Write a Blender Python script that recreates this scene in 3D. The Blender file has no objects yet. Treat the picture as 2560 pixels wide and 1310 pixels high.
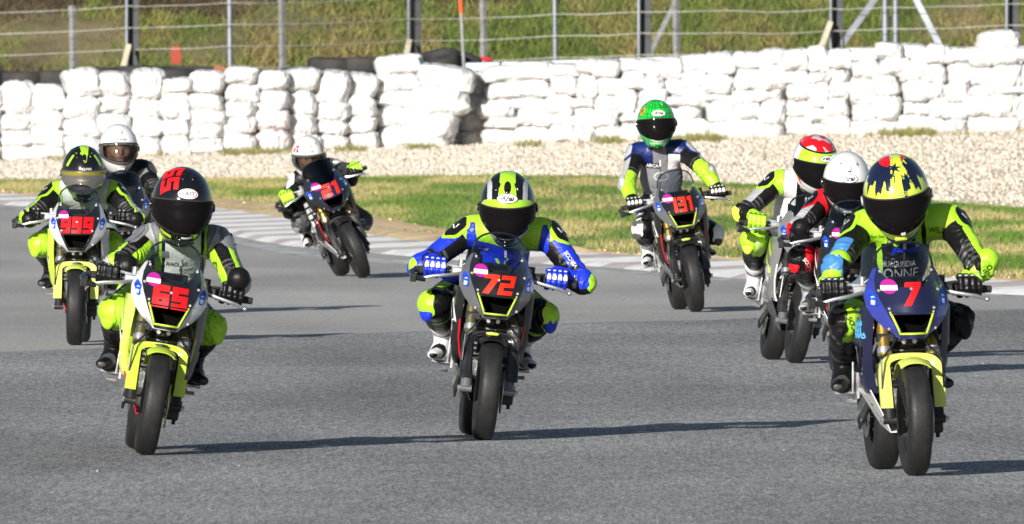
import bpy, bmesh, math, random
import numpy as np
from mathutils import Vector, Matrix, noise
from mathutils.bvhtree import BVHTree

random.seed(7); rng = np.random.default_rng(7)
R = math.radians
sc = bpy.context.scene
C = sc.collection

# ------------------------------------------------------------------ camera
EYE = 1.75; FPX = 42000.0; HOR = 70.0          # eye height, focal length in photo pixels, horizon row
cam_d = bpy.data.cameras.new('camera'); cam = bpy.data.objects.new('camera', cam_d); C.objects.link(cam)
cam.location = (0, 0, EYE)
cam.rotation_euler = (R(90) - math.atan((655 - HOR) / FPX), 0, 0)
cam_d.sensor_width = 36; cam_d.lens = 36 * FPX / 2560
cam_d.clip_start = 1; cam_d.clip_end = 6000
cam_d.dof.use_dof = True; cam_d.dof.focus_distance = 78; cam_d.dof.aperture_fstop = 27
sc.camera = cam

# ------------------------------------------------------------------ sky, sun, exposure
SUN_EL = 17.0; SUN_AZ = 24.0                   # light travels away from the camera and to the right
w = bpy.data.worlds.new('World'); sc.world = w; w.use_nodes = True
nt = w.node_tree; bg = nt.nodes['Background']
sky = nt.nodes.new('ShaderNodeTexSky'); sky.sky_type = 'NISHITA'; sky.sun_disc = False
sky.sun_elevation = R(SUN_EL); sky.sun_rotation = R(180 + SUN_AZ)
nt.links.new(sky.outputs[0], bg.inputs[0]); bg.inputs[1].default_value = 0.05
sun_d = bpy.data.lights.new('sun', 'SUN'); sun_d.energy = 5.0; sun_d.angle = R(0.55); sun_d.color = (1, .955, .88)
sun = bpy.data.objects.new('sun', sun_d); C.objects.link(sun)
dirv = Vector((math.sin(R(SUN_AZ)) * math.cos(R(SUN_EL)), math.cos(R(SUN_AZ)) * math.cos(R(SUN_EL)), -math.sin(R(SUN_EL))))
sun.rotation_euler = dirv.to_track_quat('-Z', 'Y').to_euler()
sun.location = (-10, -20, 15)
sc.view_settings.view_transform = 'Standard'; sc.view_settings.look = 'None'
sc.view_settings.gamma = 1; sc.view_settings.use_curve_mapping = False
sc.view_settings.exposure = 0.66
sc.render.engine = 'CYCLES'
sc.cycles.max_bounces = 6; sc.cycles.transparent_max_bounces = 12

# ------------------------------------------------------------------ materials
def lin(h):
    if isinstance(h, tuple): return h + (1,) if len(h) == 3 else h
    h = h.lstrip('#'); c = [int(h[i:i+2], 16) / 255 for i in (0, 2, 4)]
    return tuple(x / 12.92 if x <= .04045 else ((x + .055) / 1.055) ** 2.4 for x in c) + (1,)
_mats = {}
def mat(name, col='#808080', rough=.5, metal=0., coat=0., var=.10, vscale=9., bump=0., bscale=60., spec=.5, stretch=(1, 1, 1), dirt=None, dscale=6., damt=.5):
    if name in _mats: return _mats[name]
    m = bpy.data.materials.new(name); m.use_nodes = True; t = m.node_tree; n = t.nodes; l = t.links
    b = n['Principled BSDF']; c = lin(col)
    b.inputs['Base Color'].default_value = c
    b.inputs['Roughness'].default_value = rough; b.inputs['Metallic'].default_value = metal
    b.inputs['Coat Weight'].default_value = coat; b.inputs['Coat Roughness'].default_value = .06
    b.inputs['Specular IOR Level'].default_value = spec
    tc = n.new('ShaderNodeTexCoord'); mp = n.new('ShaderNodeMapping'); mp.inputs['Scale'].default_value = stretch
    l.new(tc.outputs['Object'], mp.inputs[0])
    src = None
    if var:
        nz = n.new('ShaderNodeTexNoise'); nz.inputs['Scale'].default_value = vscale; nz.inputs['Detail'].default_value = 5
        l.new(mp.outputs[0], nz.inputs[0])
        mr = n.new('ShaderNodeMapRange'); mr.inputs['From Min'].default_value = .3; mr.inputs['From Max'].default_value = .7
        mr.inputs['To Min'].default_value = 1 - var; mr.inputs['To Max'].default_value = 1 + var
        l.new(nz.outputs[0], mr.inputs[0])
        mx = n.new('ShaderNodeMix'); mx.data_type = 'RGBA'; mx.blend_type = 'MULTIPLY'; mx.inputs[0].default_value = 1
        mx.inputs[6].default_value = c; l.new(mr.outputs[0], mx.inputs[7]); src = mx.outputs[2]
        rr = n.new('ShaderNodeMapRange'); rr.inputs['From Min'].default_value = .3; rr.inputs['From Max'].default_value = .7
        rr.inputs['To Min'].default_value = max(.03, rough - .08); rr.inputs['To Max'].default_value = min(1, rough + .08)
        l.new(nz.outputs[0], rr.inputs[0]); l.new(rr.outputs[0], b.inputs['Roughness'])
        if dirt:
            n2 = n.new('ShaderNodeTexNoise'); n2.inputs['Scale'].default_value = dscale; n2.inputs['Detail'].default_value = 7
            l.new(mp.outputs[0], n2.inputs[0])
            m2 = n.new('ShaderNodeMapRange'); m2.inputs['From Min'].default_value = .5; m2.inputs['From Max'].default_value = .75
            m2.inputs['To Max'].default_value = damt; l.new(n2.outputs[0], m2.inputs[0])
            x2 = n.new('ShaderNodeMix'); x2.data_type = 'RGBA'; l.new(m2.outputs[0], x2.inputs[0]); l.new(src, x2.inputs[6])
            x2.inputs[7].default_value = lin(dirt); src = x2.outputs[2]
        l.new(src, b.inputs['Base Color'])
    if bump:
        nb = n.new('ShaderNodeTexNoise'); nb.inputs['Scale'].default_value = bscale; nb.inputs['Detail'].default_value = 4
        l.new(mp.outputs[0], nb.inputs[0])
        bp = n.new('ShaderNodeBump'); bp.inputs['Strength'].default_value = bump; bp.inputs['Distance'].default_value = .02
        l.new(nb.outputs[0], bp.inputs['Height']); l.new(bp.outputs[0], b.inputs['Normal'])
    _mats[name] = m; return m

def attr_mat(name, rough=.8, transl=0.):
    if name in _mats: return _mats[name]
    m = bpy.data.materials.new(name); m.use_nodes = True; t = m.node_tree; n = t.nodes; l = t.links
    b = n['Principled BSDF']; b.inputs['Roughness'].default_value = rough; b.inputs['Specular IOR Level'].default_value = .15
    a = n.new('ShaderNodeAttribute'); a.attribute_name = 'Col'; l.new(a.outputs['Color'], b.inputs['Base Color'])
    if transl:
        tr = n.new('ShaderNodeBsdfTranslucent'); l.new(a.outputs['Color'], tr.inputs[0])
        mx = n.new('ShaderNodeMixShader'); mx.inputs[0].default_value = transl
        l.new(b.outputs[0], mx.inputs[1]); l.new(tr.outputs[0], mx.inputs[2]); l.new(mx.outputs[0], n['Material Output'].inputs[0])
    _mats[name] = m; return m

def glass_mat(name, tint, gloss=.08, rough=.03):
    """thin tinted sheet: see-through with a clear reflection"""
    if name in _mats: return _mats[name]
    m = bpy.data.materials.new(name); m.use_nodes = True; t = m.node_tree; n = t.nodes; l = t.links
    n.remove(n['Principled BSDF'])
    tr = n.new('ShaderNodeBsdfTransparent'); tr.inputs[0].default_value = lin(tint)
    gl = n.new('ShaderNodeBsdfGlossy'); gl.inputs['Roughness'].default_value = rough
    fr = n.new('ShaderNodeLayerWeight'); fr.inputs[0].default_value = .5
    pw = n.new('ShaderNodeMath'); pw.operation = 'POWER'; pw.inputs[1].default_value = 4; l.new(fr.outputs['Facing'], pw.inputs[0])
    ad = n.new('ShaderNodeMath'); ad.operation = 'MULTIPLY_ADD'; ad.inputs[1].default_value = .4; ad.inputs[2].default_value = gloss; l.new(pw.outputs[0], ad.inputs[0])
    mx = n.new('ShaderNodeMixShader'); l.new(ad.outputs[0], mx.inputs[0]); l.new(tr.outputs[0], mx.inputs[1]); l.new(gl.outputs[0], mx.inputs[2])
    l.new(mx.outputs[0], n['Material Output'].inputs[0]); _mats[name] = m; return m

# ------------------------------------------------------------------ mesh helpers
def frame_from(z):
    z = Vector(z).normalized(); a = Vector((0, 0, 1)) if abs(z.z) < .9 else Vector((1, 0, 0))
    x = a.cross(z).normalized(); return x, z.cross(x), z
class MB:
    def __init__(s): s.v = []; s.f = []; s.m = []; s.cur = 0
    def add(s, vs, fs, M=None):
        o = len(s.v)
        s.v += [tuple(M @ Vector(v)) if M is not None else tuple(v) for v in vs]
        s.f += [tuple(i + o for i in f) for f in fs]; s.m += [s.cur] * len(fs); return s
    def box(s, c, size, M=None, ch=.12):
        hx, hy, hz = (x / 2 for x in size); q = min(hx, hy, hz) * ch * 2
        pts = [(sx * (hx - (0 if a == 0 else q)), sy * (hy - (0 if a == 1 else q)), sz * (hz - (0 if a == 2 else q)))
               for sx in (-1, 1) for sy in (-1, 1) for sz in (-1, 1) for a in (0, 1, 2)]
        bm = bmesh.new(); vv = [bm.verts.new(p) for p in pts]; bmesh.ops.convex_hull(bm, input=vv)
        bm.verts.index_update(); vs = [v.co.copy() for v in bm.verts]; fs = [[v.index for v in f.verts] for f in bm.faces]; bm.free()
        T = Matrix.Translation(c)
        return s.add(vs, fs, (M @ T) if M is not None else T)
    def bar(s, a, b, wx, wz, up=(0, 0, 1), ch=.12):
        a, b = Vector(a), Vector(b); z = (b - a); L = z.length; z.normalize()
        x = Vector(up).cross(z)
        if x.length < 1e-4: x = Vector((1, 0, 0))
        x.normalize(); y = z.cross(x)
        M = Matrix((x, y, z)).transposed().to_4x4(); M.translation = (a + b) / 2
        return s.box((0, 0, 0), (wx, wz, L), M, ch)
    def tube(s, pts, rs, n=10, cap=True):
        pts = [Vector(p) for p in pts]; k = len(pts)
        if not hasattr(rs, '__len__'): rs = [rs] * k
        vs = []; fs = []; px = None
        for i, p in enumerate(pts):
            d = (pts[min(i + 1, k - 1)] - pts[max(i - 1, 0)])
            x, y, z = frame_from(d)
            if px is not None:
                x = (px - z * px.dot(z)); x.normalize(); y = z.cross(x)
            px = x
            for j in range(n):
                a = 2 * math.pi * j / n; vs.append(p + (x * math.cos(a) + y * math.sin(a)) * rs[i])
        for i in range(k - 1):
            for j in range(n):
                fs.append((i * n + j, i * n + (j + 1) % n, (i + 1) * n + (j + 1) % n, (i + 1) * n + j))
        if cap: fs += [tuple(range(n - 1, -1, -1)), tuple(range((k - 1) * n, k * n))]
        return s.add(vs, fs)
    def ell(s, c, r, M=None, nu=16, nv=10):
        vs = [(0, 0, -r[2])]; fs = []
        for i in range(1, nv):
            e = -math.pi / 2 + math.pi * i / nv
            for j in range(nu):
                a = 2 * math.pi * j / nu; vs.append((r[0] * math.cos(e) * math.cos(a), r[1] * math.cos(e) * math.sin(a), r[2] * math.sin(e)))
        vs.append((0, 0, r[2])); last = len(vs) - 1
        for j in range(nu):
            fs.append((0, 1 + (j + 1) % nu, 1 + j)); fs.append((last, 1 + (nv - 2) * nu + j, 1 + (nv - 2) * nu + (j + 1) % nu))
        for i in range(nv - 2):
            for j in range(nu):
                a = 1 + i * nu; fs.append((a + j, a + (j + 1) % nu, a + nu + (j + 1) % nu, a + nu + j))
        T = Matrix.Translation(c)
        return s.add(vs, fs, T @ M if M is not None else T)
    def lathe(s, prof, c=(0, 0, 0), axis=0, n=40, closed=True):
        """prof: (along axis, radius)"""
        vs = []; fs = []; k = len(prof)
        for j in range(n):
            a = 2 * math.pi * j / n
            for (h, r) in prof:
                p = [0, 0, 0]; p[axis] = h; p[(axis + 1) % 3] = r * math.cos(a); p[(axis + 2) % 3] = r * math.sin(a); vs.append(p)
        for j in range(n):
            for i in range(k if closed else k - 1):
                i2 = (i + 1) % k; j2 = (j + 1) % n
                fs.append((j * k + i, j * k + i2, j2 * k + i2, j2 * k + i))
        return s.add(vs, fs, Matrix.Translation(c))
    def sheet(s, fn, nu, nv, thick=.004, keep=None, flip=False, closed_u=False):
        P = [[Vector(fn(i / nu, j / nv)) for j in range(nv + 1)] for i in range(nu + 1)]
        vs = []; N = []
        for i in range(nu + 1):
            for j in range(nv + 1):
                du = P[min(i + 1, nu)][j] - P[max(i - 1, 0)][j]; dv = P[i][min(j + 1, nv)] - P[i][max(j - 1, 0)]
                nn = du.cross(dv); nn = nn.normalized() if nn.length > 1e-9 else Vector((0, -1, 0))
                if flip: nn = -nn
                N.append(nn); vs.append(P[i][j])
        o = len(vs); vs += [v - nn * thick for v, nn in zip(vs, N)]
        idx = lambda i, j: i * (nv + 1) + j
        fs = []; edge = {}
        for i in range(nu):
            for j in range(nv):
                if keep and not keep((i + .5) / nu, (j + .5) / nv, (P[i][j] + P[i+1][j+1]) / 2): continue
                q = [idx(i, j), idx(i + 1, j), idx(i + 1, j + 1), idx(i, j + 1)]
                if flip: q.reverse()
                fs.append(tuple(q)); fs.append(tuple(a + o for a in reversed(q)))
                for a, b in zip(q, q[1:] + q[:1]):
                    edge[(a, b)] = 1
        for (a, b) in edge:
            if (b, a) not in edge: fs.append((b, a, a + o, b + o))
        return s.add(vs, fs)
    def mesh(s, name, mats, sharp=40):
        me = bpy.data.meshes.new(name); me.from_pydata(s.v, [], s.f)
        for m in (mats if isinstance(mats, (list, tuple)) else [mats]): me.materials.append(m)
        me.polygons.foreach_set('material_index', s.m); me.polygons.foreach_set('use_smooth', [True] * len(s.f))
        me.update()
        if sharp: me.set_sharp_from_angle(angle=R(sharp))
        return me
    def build(s, name, mats, parent=None, sharp=40):
        return link(bpy.data.objects.new(name, s.mesh(name, mats, sharp)), parent)
def link(o, parent=None):
    C.objects.link(o)
    if parent is not None: o.parent = parent
    return o
def tag(o, label=None, cat=None, group=None, kind=None):
    if label: o['label'] = label
    if cat: o['category'] = cat
    if group: o['group'] = group
    if kind: o['kind'] = kind
    return o
def empty(name, loc=(0, 0, 0), M=None):
    o = bpy.data.objects.new(name, None); o.empty_display_size = .1; C.objects.link(o)
    if M is not None: o.matrix_world = M
    else: o.location = loc
    return o
def mesh_np(name, V, F, mats, cols=None, smooth=False):
    """V (n,3) float, F (m,k) int"""
    me = bpy.data.meshes.new(name); nV, nF, k = len(V), len(F), F.shape[1]
    me.vertices.add(nV); me.vertices.foreach_set('co', V.astype(np.float32).ravel())
    me.loops.add(nF * k); me.loops.foreach_set('vertex_index', F.astype(np.int32).ravel())
    me.polygons.add(nF); me.polygons.foreach_set('loop_start', np.arange(0, nF * k, k, dtype=np.int32))
    me.polygons.foreach_set('loop_total', np.full(nF, k, dtype=np.int32))
    if smooth: me.polygons.foreach_set('use_smooth', np.ones(nF, dtype=bool))
    for m in (mats if isinstance(mats, (list, tuple)) else [mats]): me.materials.append(m)
    if cols is not None:
        a = me.attributes.new('Col', 'FLOAT_COLOR', 'POINT'); c4 = np.ones((nV, 4), np.float32); c4[:, :3] = cols
        a.data.foreach_set('color', c4.ravel())
    me.update(calc_edges=True); me.validate(); return me

# ---- implicit bodies: smooth union of round cones, meshed with surface nets
def implicit(prims, h, k=.022):
    """prims: (a, b, ra, rb[, flatdir, flat]) -> verts, quads"""
    A = []
    for p in prims:
        r = max(p[2], p[3]) + .02
        A += [Vector(p[0]) - Vector((r, r, r)), Vector(p[0]) + Vector((r, r, r)), Vector(p[1]) - Vector((r, r, r)), Vector(p[1]) + Vector((r, r, r))]
    lo = np.array([min(v[i] for v in A) for i in range(3)]) - 2 * h; hi = np.array([max(v[i] for v in A) for i in range(3)]) + 2 * h
    n = np.ceil((hi - lo) / h).astype(int) + 1
    F = np.full(n, 1.0, np.float32)
    ax = [lo[i] + h * np.arange(n[i]) for i in range(3)]
    for p in prims:
        a = np.array(p[0], float); b = np.array(p[1], float); ra, rb = p[2], p[3]
        m = max(ra, rb) + 2.2 * k + 2 * h
        i0 = np.maximum(((np.minimum(a, b) - m - lo) / h).astype(int), 0); i1 = np.minimum(((np.maximum(a, b) + m - lo) / h).astype(int) + 2, n)
        sl = tuple(slice(i0[i], i1[i]) for i in range(3))
        X, Y, Z = np.meshgrid(*[ax[i][sl[i]] for i in range(3)], indexing='ij')
        ab = b - a; L2 = max(ab @ ab, 1e-9)
        t = np.clip(((X - a[0]) * ab[0] + (Y - a[1]) * ab[1] + (Z - a[2]) * ab[2]) / L2, 0, 1)
        dx, dy, dz = X - a[0] - t * ab[0], Y - a[1] - t * ab[1], Z - a[2] - t * ab[2]
        if len(p) > 4:
            f = np.array(p[4], float); f /= np.linalg.norm(f); q = dx * f[0] + dy * f[1] + dz * f[2]; g = 1 / p[5] - 1
            dx, dy, dz = dx + f[0] * q * g, dy + f[1] * q * g, dz + f[2] * q * g
        D = np.sqrt(dx * dx + dy * dy + dz * dz) - (ra + t * (rb - ra))
        if len(p) > 4: D = D * .8
        G = F[sl]; hh = np.clip(.5 + .5 * (G - D) / k, 0, 1)
        F[sl] = np.where(np.abs(G - D) < k, G * (1 - hh) + D * hh - k * hh * (1 - hh), np.minimum(G, D))
    S = F < 0
    cnt = np.zeros(n - 1, np.uint8)
    for i in (0, 1):
        for j in (0, 1):
            for l in (0, 1): cnt += S[i:n[0]-1+i, j:n[1]-1+j, l:n[2]-1+l]
    act = (cnt > 0) & (cnt < 8); I = np.argwhere(act); ids = np.full(n - 1, -1, np.int64); ids[act] = np.arange(len(I))
    acc = np.zeros((len(I), 3)); num = np.zeros(len(I))
    for axx in range(3):
        o1, o2 = (axx + 1) % 3, (axx + 2) % 3
        for u in (0, 1):
            for v in (0, 1):
                c0 = np.zeros(3, int); c0[o1] = u; c0[o2] = v; c1 = c0.copy(); c1[axx] = 1
                f0 = F[tuple((I + c0).T)]; f1 = F[tuple((I + c1).T)]; cr = (f0 < 0) != (f1 < 0)
                t = f0[cr] / (f0[cr] - f1[cr]); pos = np.tile(c0.astype(float), (cr.sum(), 1)); pos[:, axx] += t
                acc[cr] += pos; num[cr] += 1
    V = lo + h * (I + acc / num[:, None])
    Q = []
    for axx in range(3):
        o1, o2 = (axx + 1) % 3, (axx + 2) % 3
        s0 = [slice(1, n[i] - 1) for i in range(3)]; s0[axx] = slice(0, n[axx] - 1); s1 = list(s0); s1[axx] = slice(1, n[axx])
        a, b = S[tuple(s0)], S[tuple(s1)]
        E = np.argwhere(a != b); st = np.array([s0[i].start for i in range(3)]); sg = a[tuple(E.T)]; E = E + st
        def cell(u, v):
            c = E.copy(); c[:, o1] -= u; c[:, o2] -= v; return ids[tuple(c.T)]
        q = np.stack([cell(1, 1), cell(0, 1), cell(0, 0), cell(1, 0)], 1); q[~sg] = q[~sg][:, ::-1]; Q.append(q)
    return V, np.concatenate(Q)

def smooth_borders(V, Q, mi, it=6):
    """straighten the seams between differently coloured panels"""
    ed = {}
    for f, q in enumerate(Q.tolist()):
        for a, b in zip(q, q[1:] + q[:1]): ed.setdefault((a, b) if a < b else (b, a), []).append(f)
    nb = {}
    for (a, b), fl in ed.items():
        if len(fl) == 2 and mi[fl[0]] != mi[fl[1]]: nb.setdefault(a, []).append(b); nb.setdefault(b, []).append(a)
    ks = [k for k, v in nb.items() if len(v) == 2]
    if not ks: return V, []
    i0 = np.array(ks); i1 = np.array([nb[k][0] for k in ks]); i2 = np.array([nb[k][1] for k in ks]); V = V.copy()
    for _ in range(it): V[i0] = .4 * V[i0] + .3 * (V[i1] + V[i2])
    return V, [e for e, fl in ed.items() if len(fl) == 2 and mi[fl[0]] != mi[fl[1]]]
def vnormals(V, Q):
    fn = np.cross(V[Q[:, 2]] - V[Q[:, 0]], V[Q[:, 3]] - V[Q[:, 1]]); N = np.zeros_like(V)
    for k in range(4): np.add.at(N, Q[:, k], fn)
    return N / np.maximum(np.linalg.norm(N, axis=1), 1e-9)[:, None]
def piping(name, V, N, edges, r, m, parent):
    E = np.array(edges); a, b = V[E[:, 0]], V[E[:, 1]]; na = N[E[:, 0]]; d = b - a; d /= np.maximum(np.linalg.norm(d, axis=1), 1e-9)[:, None]
    x = np.cross(d, na); x /= np.maximum(np.linalg.norm(x, axis=1), 1e-9)[:, None]; n = len(E); P = np.zeros((n, 6, 3))
    for k, (cx, cn) in enumerate(((-1, -.3), (0, 1), (1, -.3))):
        P[:, k] = a - d * r * .4 + x * r * cx + na * r * cn; P[:, k + 3] = b + d * r * .4 + x * r * cx + na * r * cn
    F = (np.array([(0, 1, 4, 3), (1, 2, 5, 4)])[None] + 6 * np.arange(n)[:, None, None]).reshape(-1, 4)
    return link(bpy.data.objects.new(name, mesh_np(name, P.reshape(-1, 3), F, m, smooth=False)), parent)

# ---- text and flat marks
_tc = {}
def text2d(body, bold=.0, shear=0., space=1.):
    key = (body, bold, shear, space)
    if key not in _tc:
        cu = bpy.data.curves.new('t', 'FONT'); cu.body = body; cu.align_x = 'CENTER'; cu.align_y = 'CENTER'; cu.size = 1
        cu.offset = bold; cu.shear = shear; cu.space_character = space; cu.resolution_u = 4
        ob = bpy.data.objects.new('t', cu); me = bpy.data.meshes.new_from_object(ob)
        v = [(p.co.x, p.co.y) for p in me.vertices]; f = [tuple(q.vertices) for q in me.polygons]
        bpy.data.objects.remove(ob); bpy.data.curves.remove(cu); bpy.data.meshes.remove(me)
        xs = [p[0] for p in v]; ys = [p[1] for p in v]; cx, cy = (min(xs) + max(xs)) / 2, (min(ys) + max(ys)) / 2
        _tc[key] = ([((x - cx) / (max(xs) - min(xs)), (y - cy) / (max(xs) - min(xs))) for x, y in v], f, (max(ys) - min(ys)) / (max(xs) - min(xs)))
    return _tc[key]
def text_wh(body, wd, ht, **kw):
    v, f, asp = text2d(body, **kw); return [(x * wd, y * ht / asp) for x, y in v], f
def disc2d(rx, ry, n=28, rings=3, r0=0.):
    v = []; f = []
    for k in range(rings + 1):
        q = r0 + (1 - r0) * k / rings
        for j in range(n): a = 2 * math.pi * j / n; v.append((rx * q * math.cos(a), ry * q * math.sin(a)))
    for k in range(rings):
        for j in range(n):
            f.append((k * n + j, (k + 1) * n + j, (k + 1) * n + (j + 1) % n, k * n + (j + 1) % n))
    return v, f
def poly2d(pts, sub=4):
    """quad given by 4 corners, subdivided"""
    a, b, c, d = [Vector(p) for p in pts]; v = []; f = []
    for i in range(sub + 1):
        for j in range(sub + 1):
            s_, t_ = i / sub, j / sub; v.append(tuple((a * (1 - s_) + b * s_) * (1 - t_) + (d * (1 - s_) + c * s_) * t_))
    for i in range(sub):
        for j in range(sub): k = i * (sub + 1) + j; f.append((k, k + sub + 1, k + sub + 2, k + 1))
    return v, f
def join2d(parts):
    V = []; Fc = []
    for v, f in parts: o = len(V); V += list(v); Fc += [tuple(i + o for i in q) for q in f]
    return V, Fc
def xf2d(p, dx=0, dy=0, sx=1, sy=1, rot=0):
    c, s_ = math.cos(rot), math.sin(rot); v, f = p
    return [((x * sx * c - y * sy * s_) + dx, (x * sx * s_ + y * sy * c) + dy) for x, y in v], f
def decal(name, p2, org, ux, uy, bvh, m, parent, off=.0022, reach=.2, lift=.12):
    ux, uy, org = Vector(ux).normalized(), Vector(uy).normalized(), Vector(org); nn = ux.cross(uy)
    vs = []
    for x, y in p2[0]:
        q = org + ux * x + uy * y; h = bvh.ray_cast(q + nn * lift, -nn, lift + reach)
        if h[0] is not None: vs.append(h[0] + nn * off)
        else:
            h = bvh.find_nearest(q); vs.append(h[0] + h[1] * off if h[0] is not None else q)
    mb = MB(); mb.add(vs, p2[1]); return mb.build(name, m, parent, sharp=None)
def bvh_of(ob): return BVHTree.FromPolygons([v.co.copy() for v in ob.data.vertices], [tuple(p.vertices) for p in ob.data.polygons])

# block digits made of strips that only share edges, in a 1 x 1.5 box
def digit(ch, t=.32):
    W, H = 1., 1.5; m0, m1 = H / 2 - t / 2, H / 2 + t / 2; q = []
    T = [(0, H - t), (W, H - t), (W, H), (0, H)]; B = [(0, 0), (W, 0), (W, t), (0, t)]; M_ = [(0, m0), (W, m0), (W, m1), (0, m1)]
    ul = [(0, m1), (t, m1), (t, H - t), (0, H - t)]; ur = [(W - t, m1), (W, m1), (W, H - t), (W - t, H - t)]
    ll = [(0, t), (t, t), (t, m0), (0, m0)]; lr = [(W - t, t), (W, t), (W, m0), (W - t, m0)]
    sets = {'7': None, '2': [T, ur, M_, ll, B], '6': [T, ul, M_, ll, lr, B], '5': [T, ul, M_, lr, B], '9': [T, ul, ur, M_, lr, B],
            '3': [T, ur, M_, lr, B], '1': [[(.30, 0), (.68, 0), (.68, H), (.30, H)], [(.02, H - .36), (.30, H - .36), (.30, H), (.10, H - .10)]]}
    if ch == '7': sets['7'] = [T, [(W - .44, H - t), (W, H - t), (W - .40, 0), (W - .84, 0)]]
    return join2d([poly2d(p, 3) for p in sets[ch]])
def number2d(txt, wd, ht, slant=.15, gap=.16, t=.32):
    ps = []; x = 0
    for ch in txt:
        ps.append(xf2d(digit(ch, t), dx=x)); x += (1 + gap) if ch != '1' else (.72 + gap)
    v, f = join2d(ps); X = max(p[0] for p in v)
    return [((a - X / 2) / X * wd + (b / 1.5 - .5) * ht * slant, (b / 1.5 - .5) * ht) for a, b in v], f

# ================================================================== the land
def flat(px, py):                       # a point of the level track surface
    d = EYE * FPX / (py - HOR); return Vector(((px - 1280) * d / FPX, d, 0))
def at(px, py, d): return Vector(((px - 1280) * d / FPX, d, EYE - (py - HOR) * d / FPX))
PX = np.linspace(-3400, 6000, 190)
def line(pts, z=None):                  # polyline in (px, py, d or None) -> world points on the columns PX
    xs = [p[0] for p in pts]; ys = np.interp(PX, xs, [p[1] for p in pts])
    ds = np.array([EYE * FPX / (y - HOR) for y in ys]) if len(pts[0]) == 2 else np.interp(PX, xs, [p[2] for p in pts])
    zz = EYE - (ys - HOR) * ds / FPX
    if z is not None: zz = np.full_like(zz, z)
    return np.stack([(PX - 1280) * ds / FPX, ds, zz], 1)
kerb_out = line([(-3400, 470), (0, 494), (526, 528), (700, 552), (931, 598), (1019, 612), (1450, 647), (1800, 662), (2467, 716), (2560, 721), (6000, 850)])
kerb_in = line([(-3400, 486), (0, 516), (526, 588), (783, 638), (1019, 655), (1450, 672), (1800, 697), (2467, 735), (2560, 740), (6000, 880)])
dirt_top = line([(-3400, 466), (0, 490), (400, 505), (526, 506), (640, 518), (760, 526), (960, 558), (1090, 586), (1440, 634), (1560, 650), (1800, 658), (2467, 710), (2560, 716), (6000, 840)])
gravel_lo = line([(-3400, 458, 186), (0, 455, 187), (600, 449, 188), (1100, 441, 188), (1500, 441, 187), (1880, 464, 180), (2200, 495, 171), (2560, 522, 163), (6000, 600, 140)])
gravel_hi = line([(-3400, 420, 212), (0, 404, 212), (400, 391, 212), (640, 383, 212), (1000, 371, 213), (1150, 366, 213), (1700, 348, 212), (2100, 338, 211), (2560, 326, 210), (6000, 280, 205)])
def off(L, dy, dz): M = L.copy(); M[:, 1] += dy; M[:, 2] += dz; M[:, 0] *= M[:, 1] / L[:, 1]; return M
berm = off(gravel_hi, 12, .06); bank0 = off(gravel_hi, 16, .45)
bank1 = off(gravel_hi, 26, 3.4); bank2 = off(gravel_hi, 46, 8.5); bank3 = off(gravel_hi, 120, 10.5)
def loft(name, lines, subs, m, disp=0, dsc=1.):
    rows = [lines[0]]
    for a, b, n in zip(lines[:-1], lines[1:], subs):
        for i in range(1, n + 1): rows.append(a + (b - a) * i / n)
    V = np.concatenate(rows); k = len(PX); r = len(rows)
    if disp:
        for i, p in enumerate(V):
            if k <= i < len(V) - k: V[i, 2] += disp * noise.fractal(Vector(p) * dsc, 1.0, 2.0, 4)
    F = np.array([(j * k + i, j * k + i + 1, (j + 1) * k + i + 1, (j + 1) * k + i) for j in range(r - 1) for i in range(k - 1)])
    o = link(bpy.data.objects.new(name, mesh_np(name, V, F, m, smooth=True))); o['kind'] = 'structure'; return o

# wide ground sheet under everything
gm = mat('dry_ground', (.16, .13, .07), .95, var=.3, vscale=.2)
g = MB(); g.add([(-2500, -500, -.6), (2500, -500, -.6), (2500, 3500, -.6), (-2500, 3500, -.6)], [(0, 1, 2, 3)]); g.build('ground', gm)['kind'] = 'structure'

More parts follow.
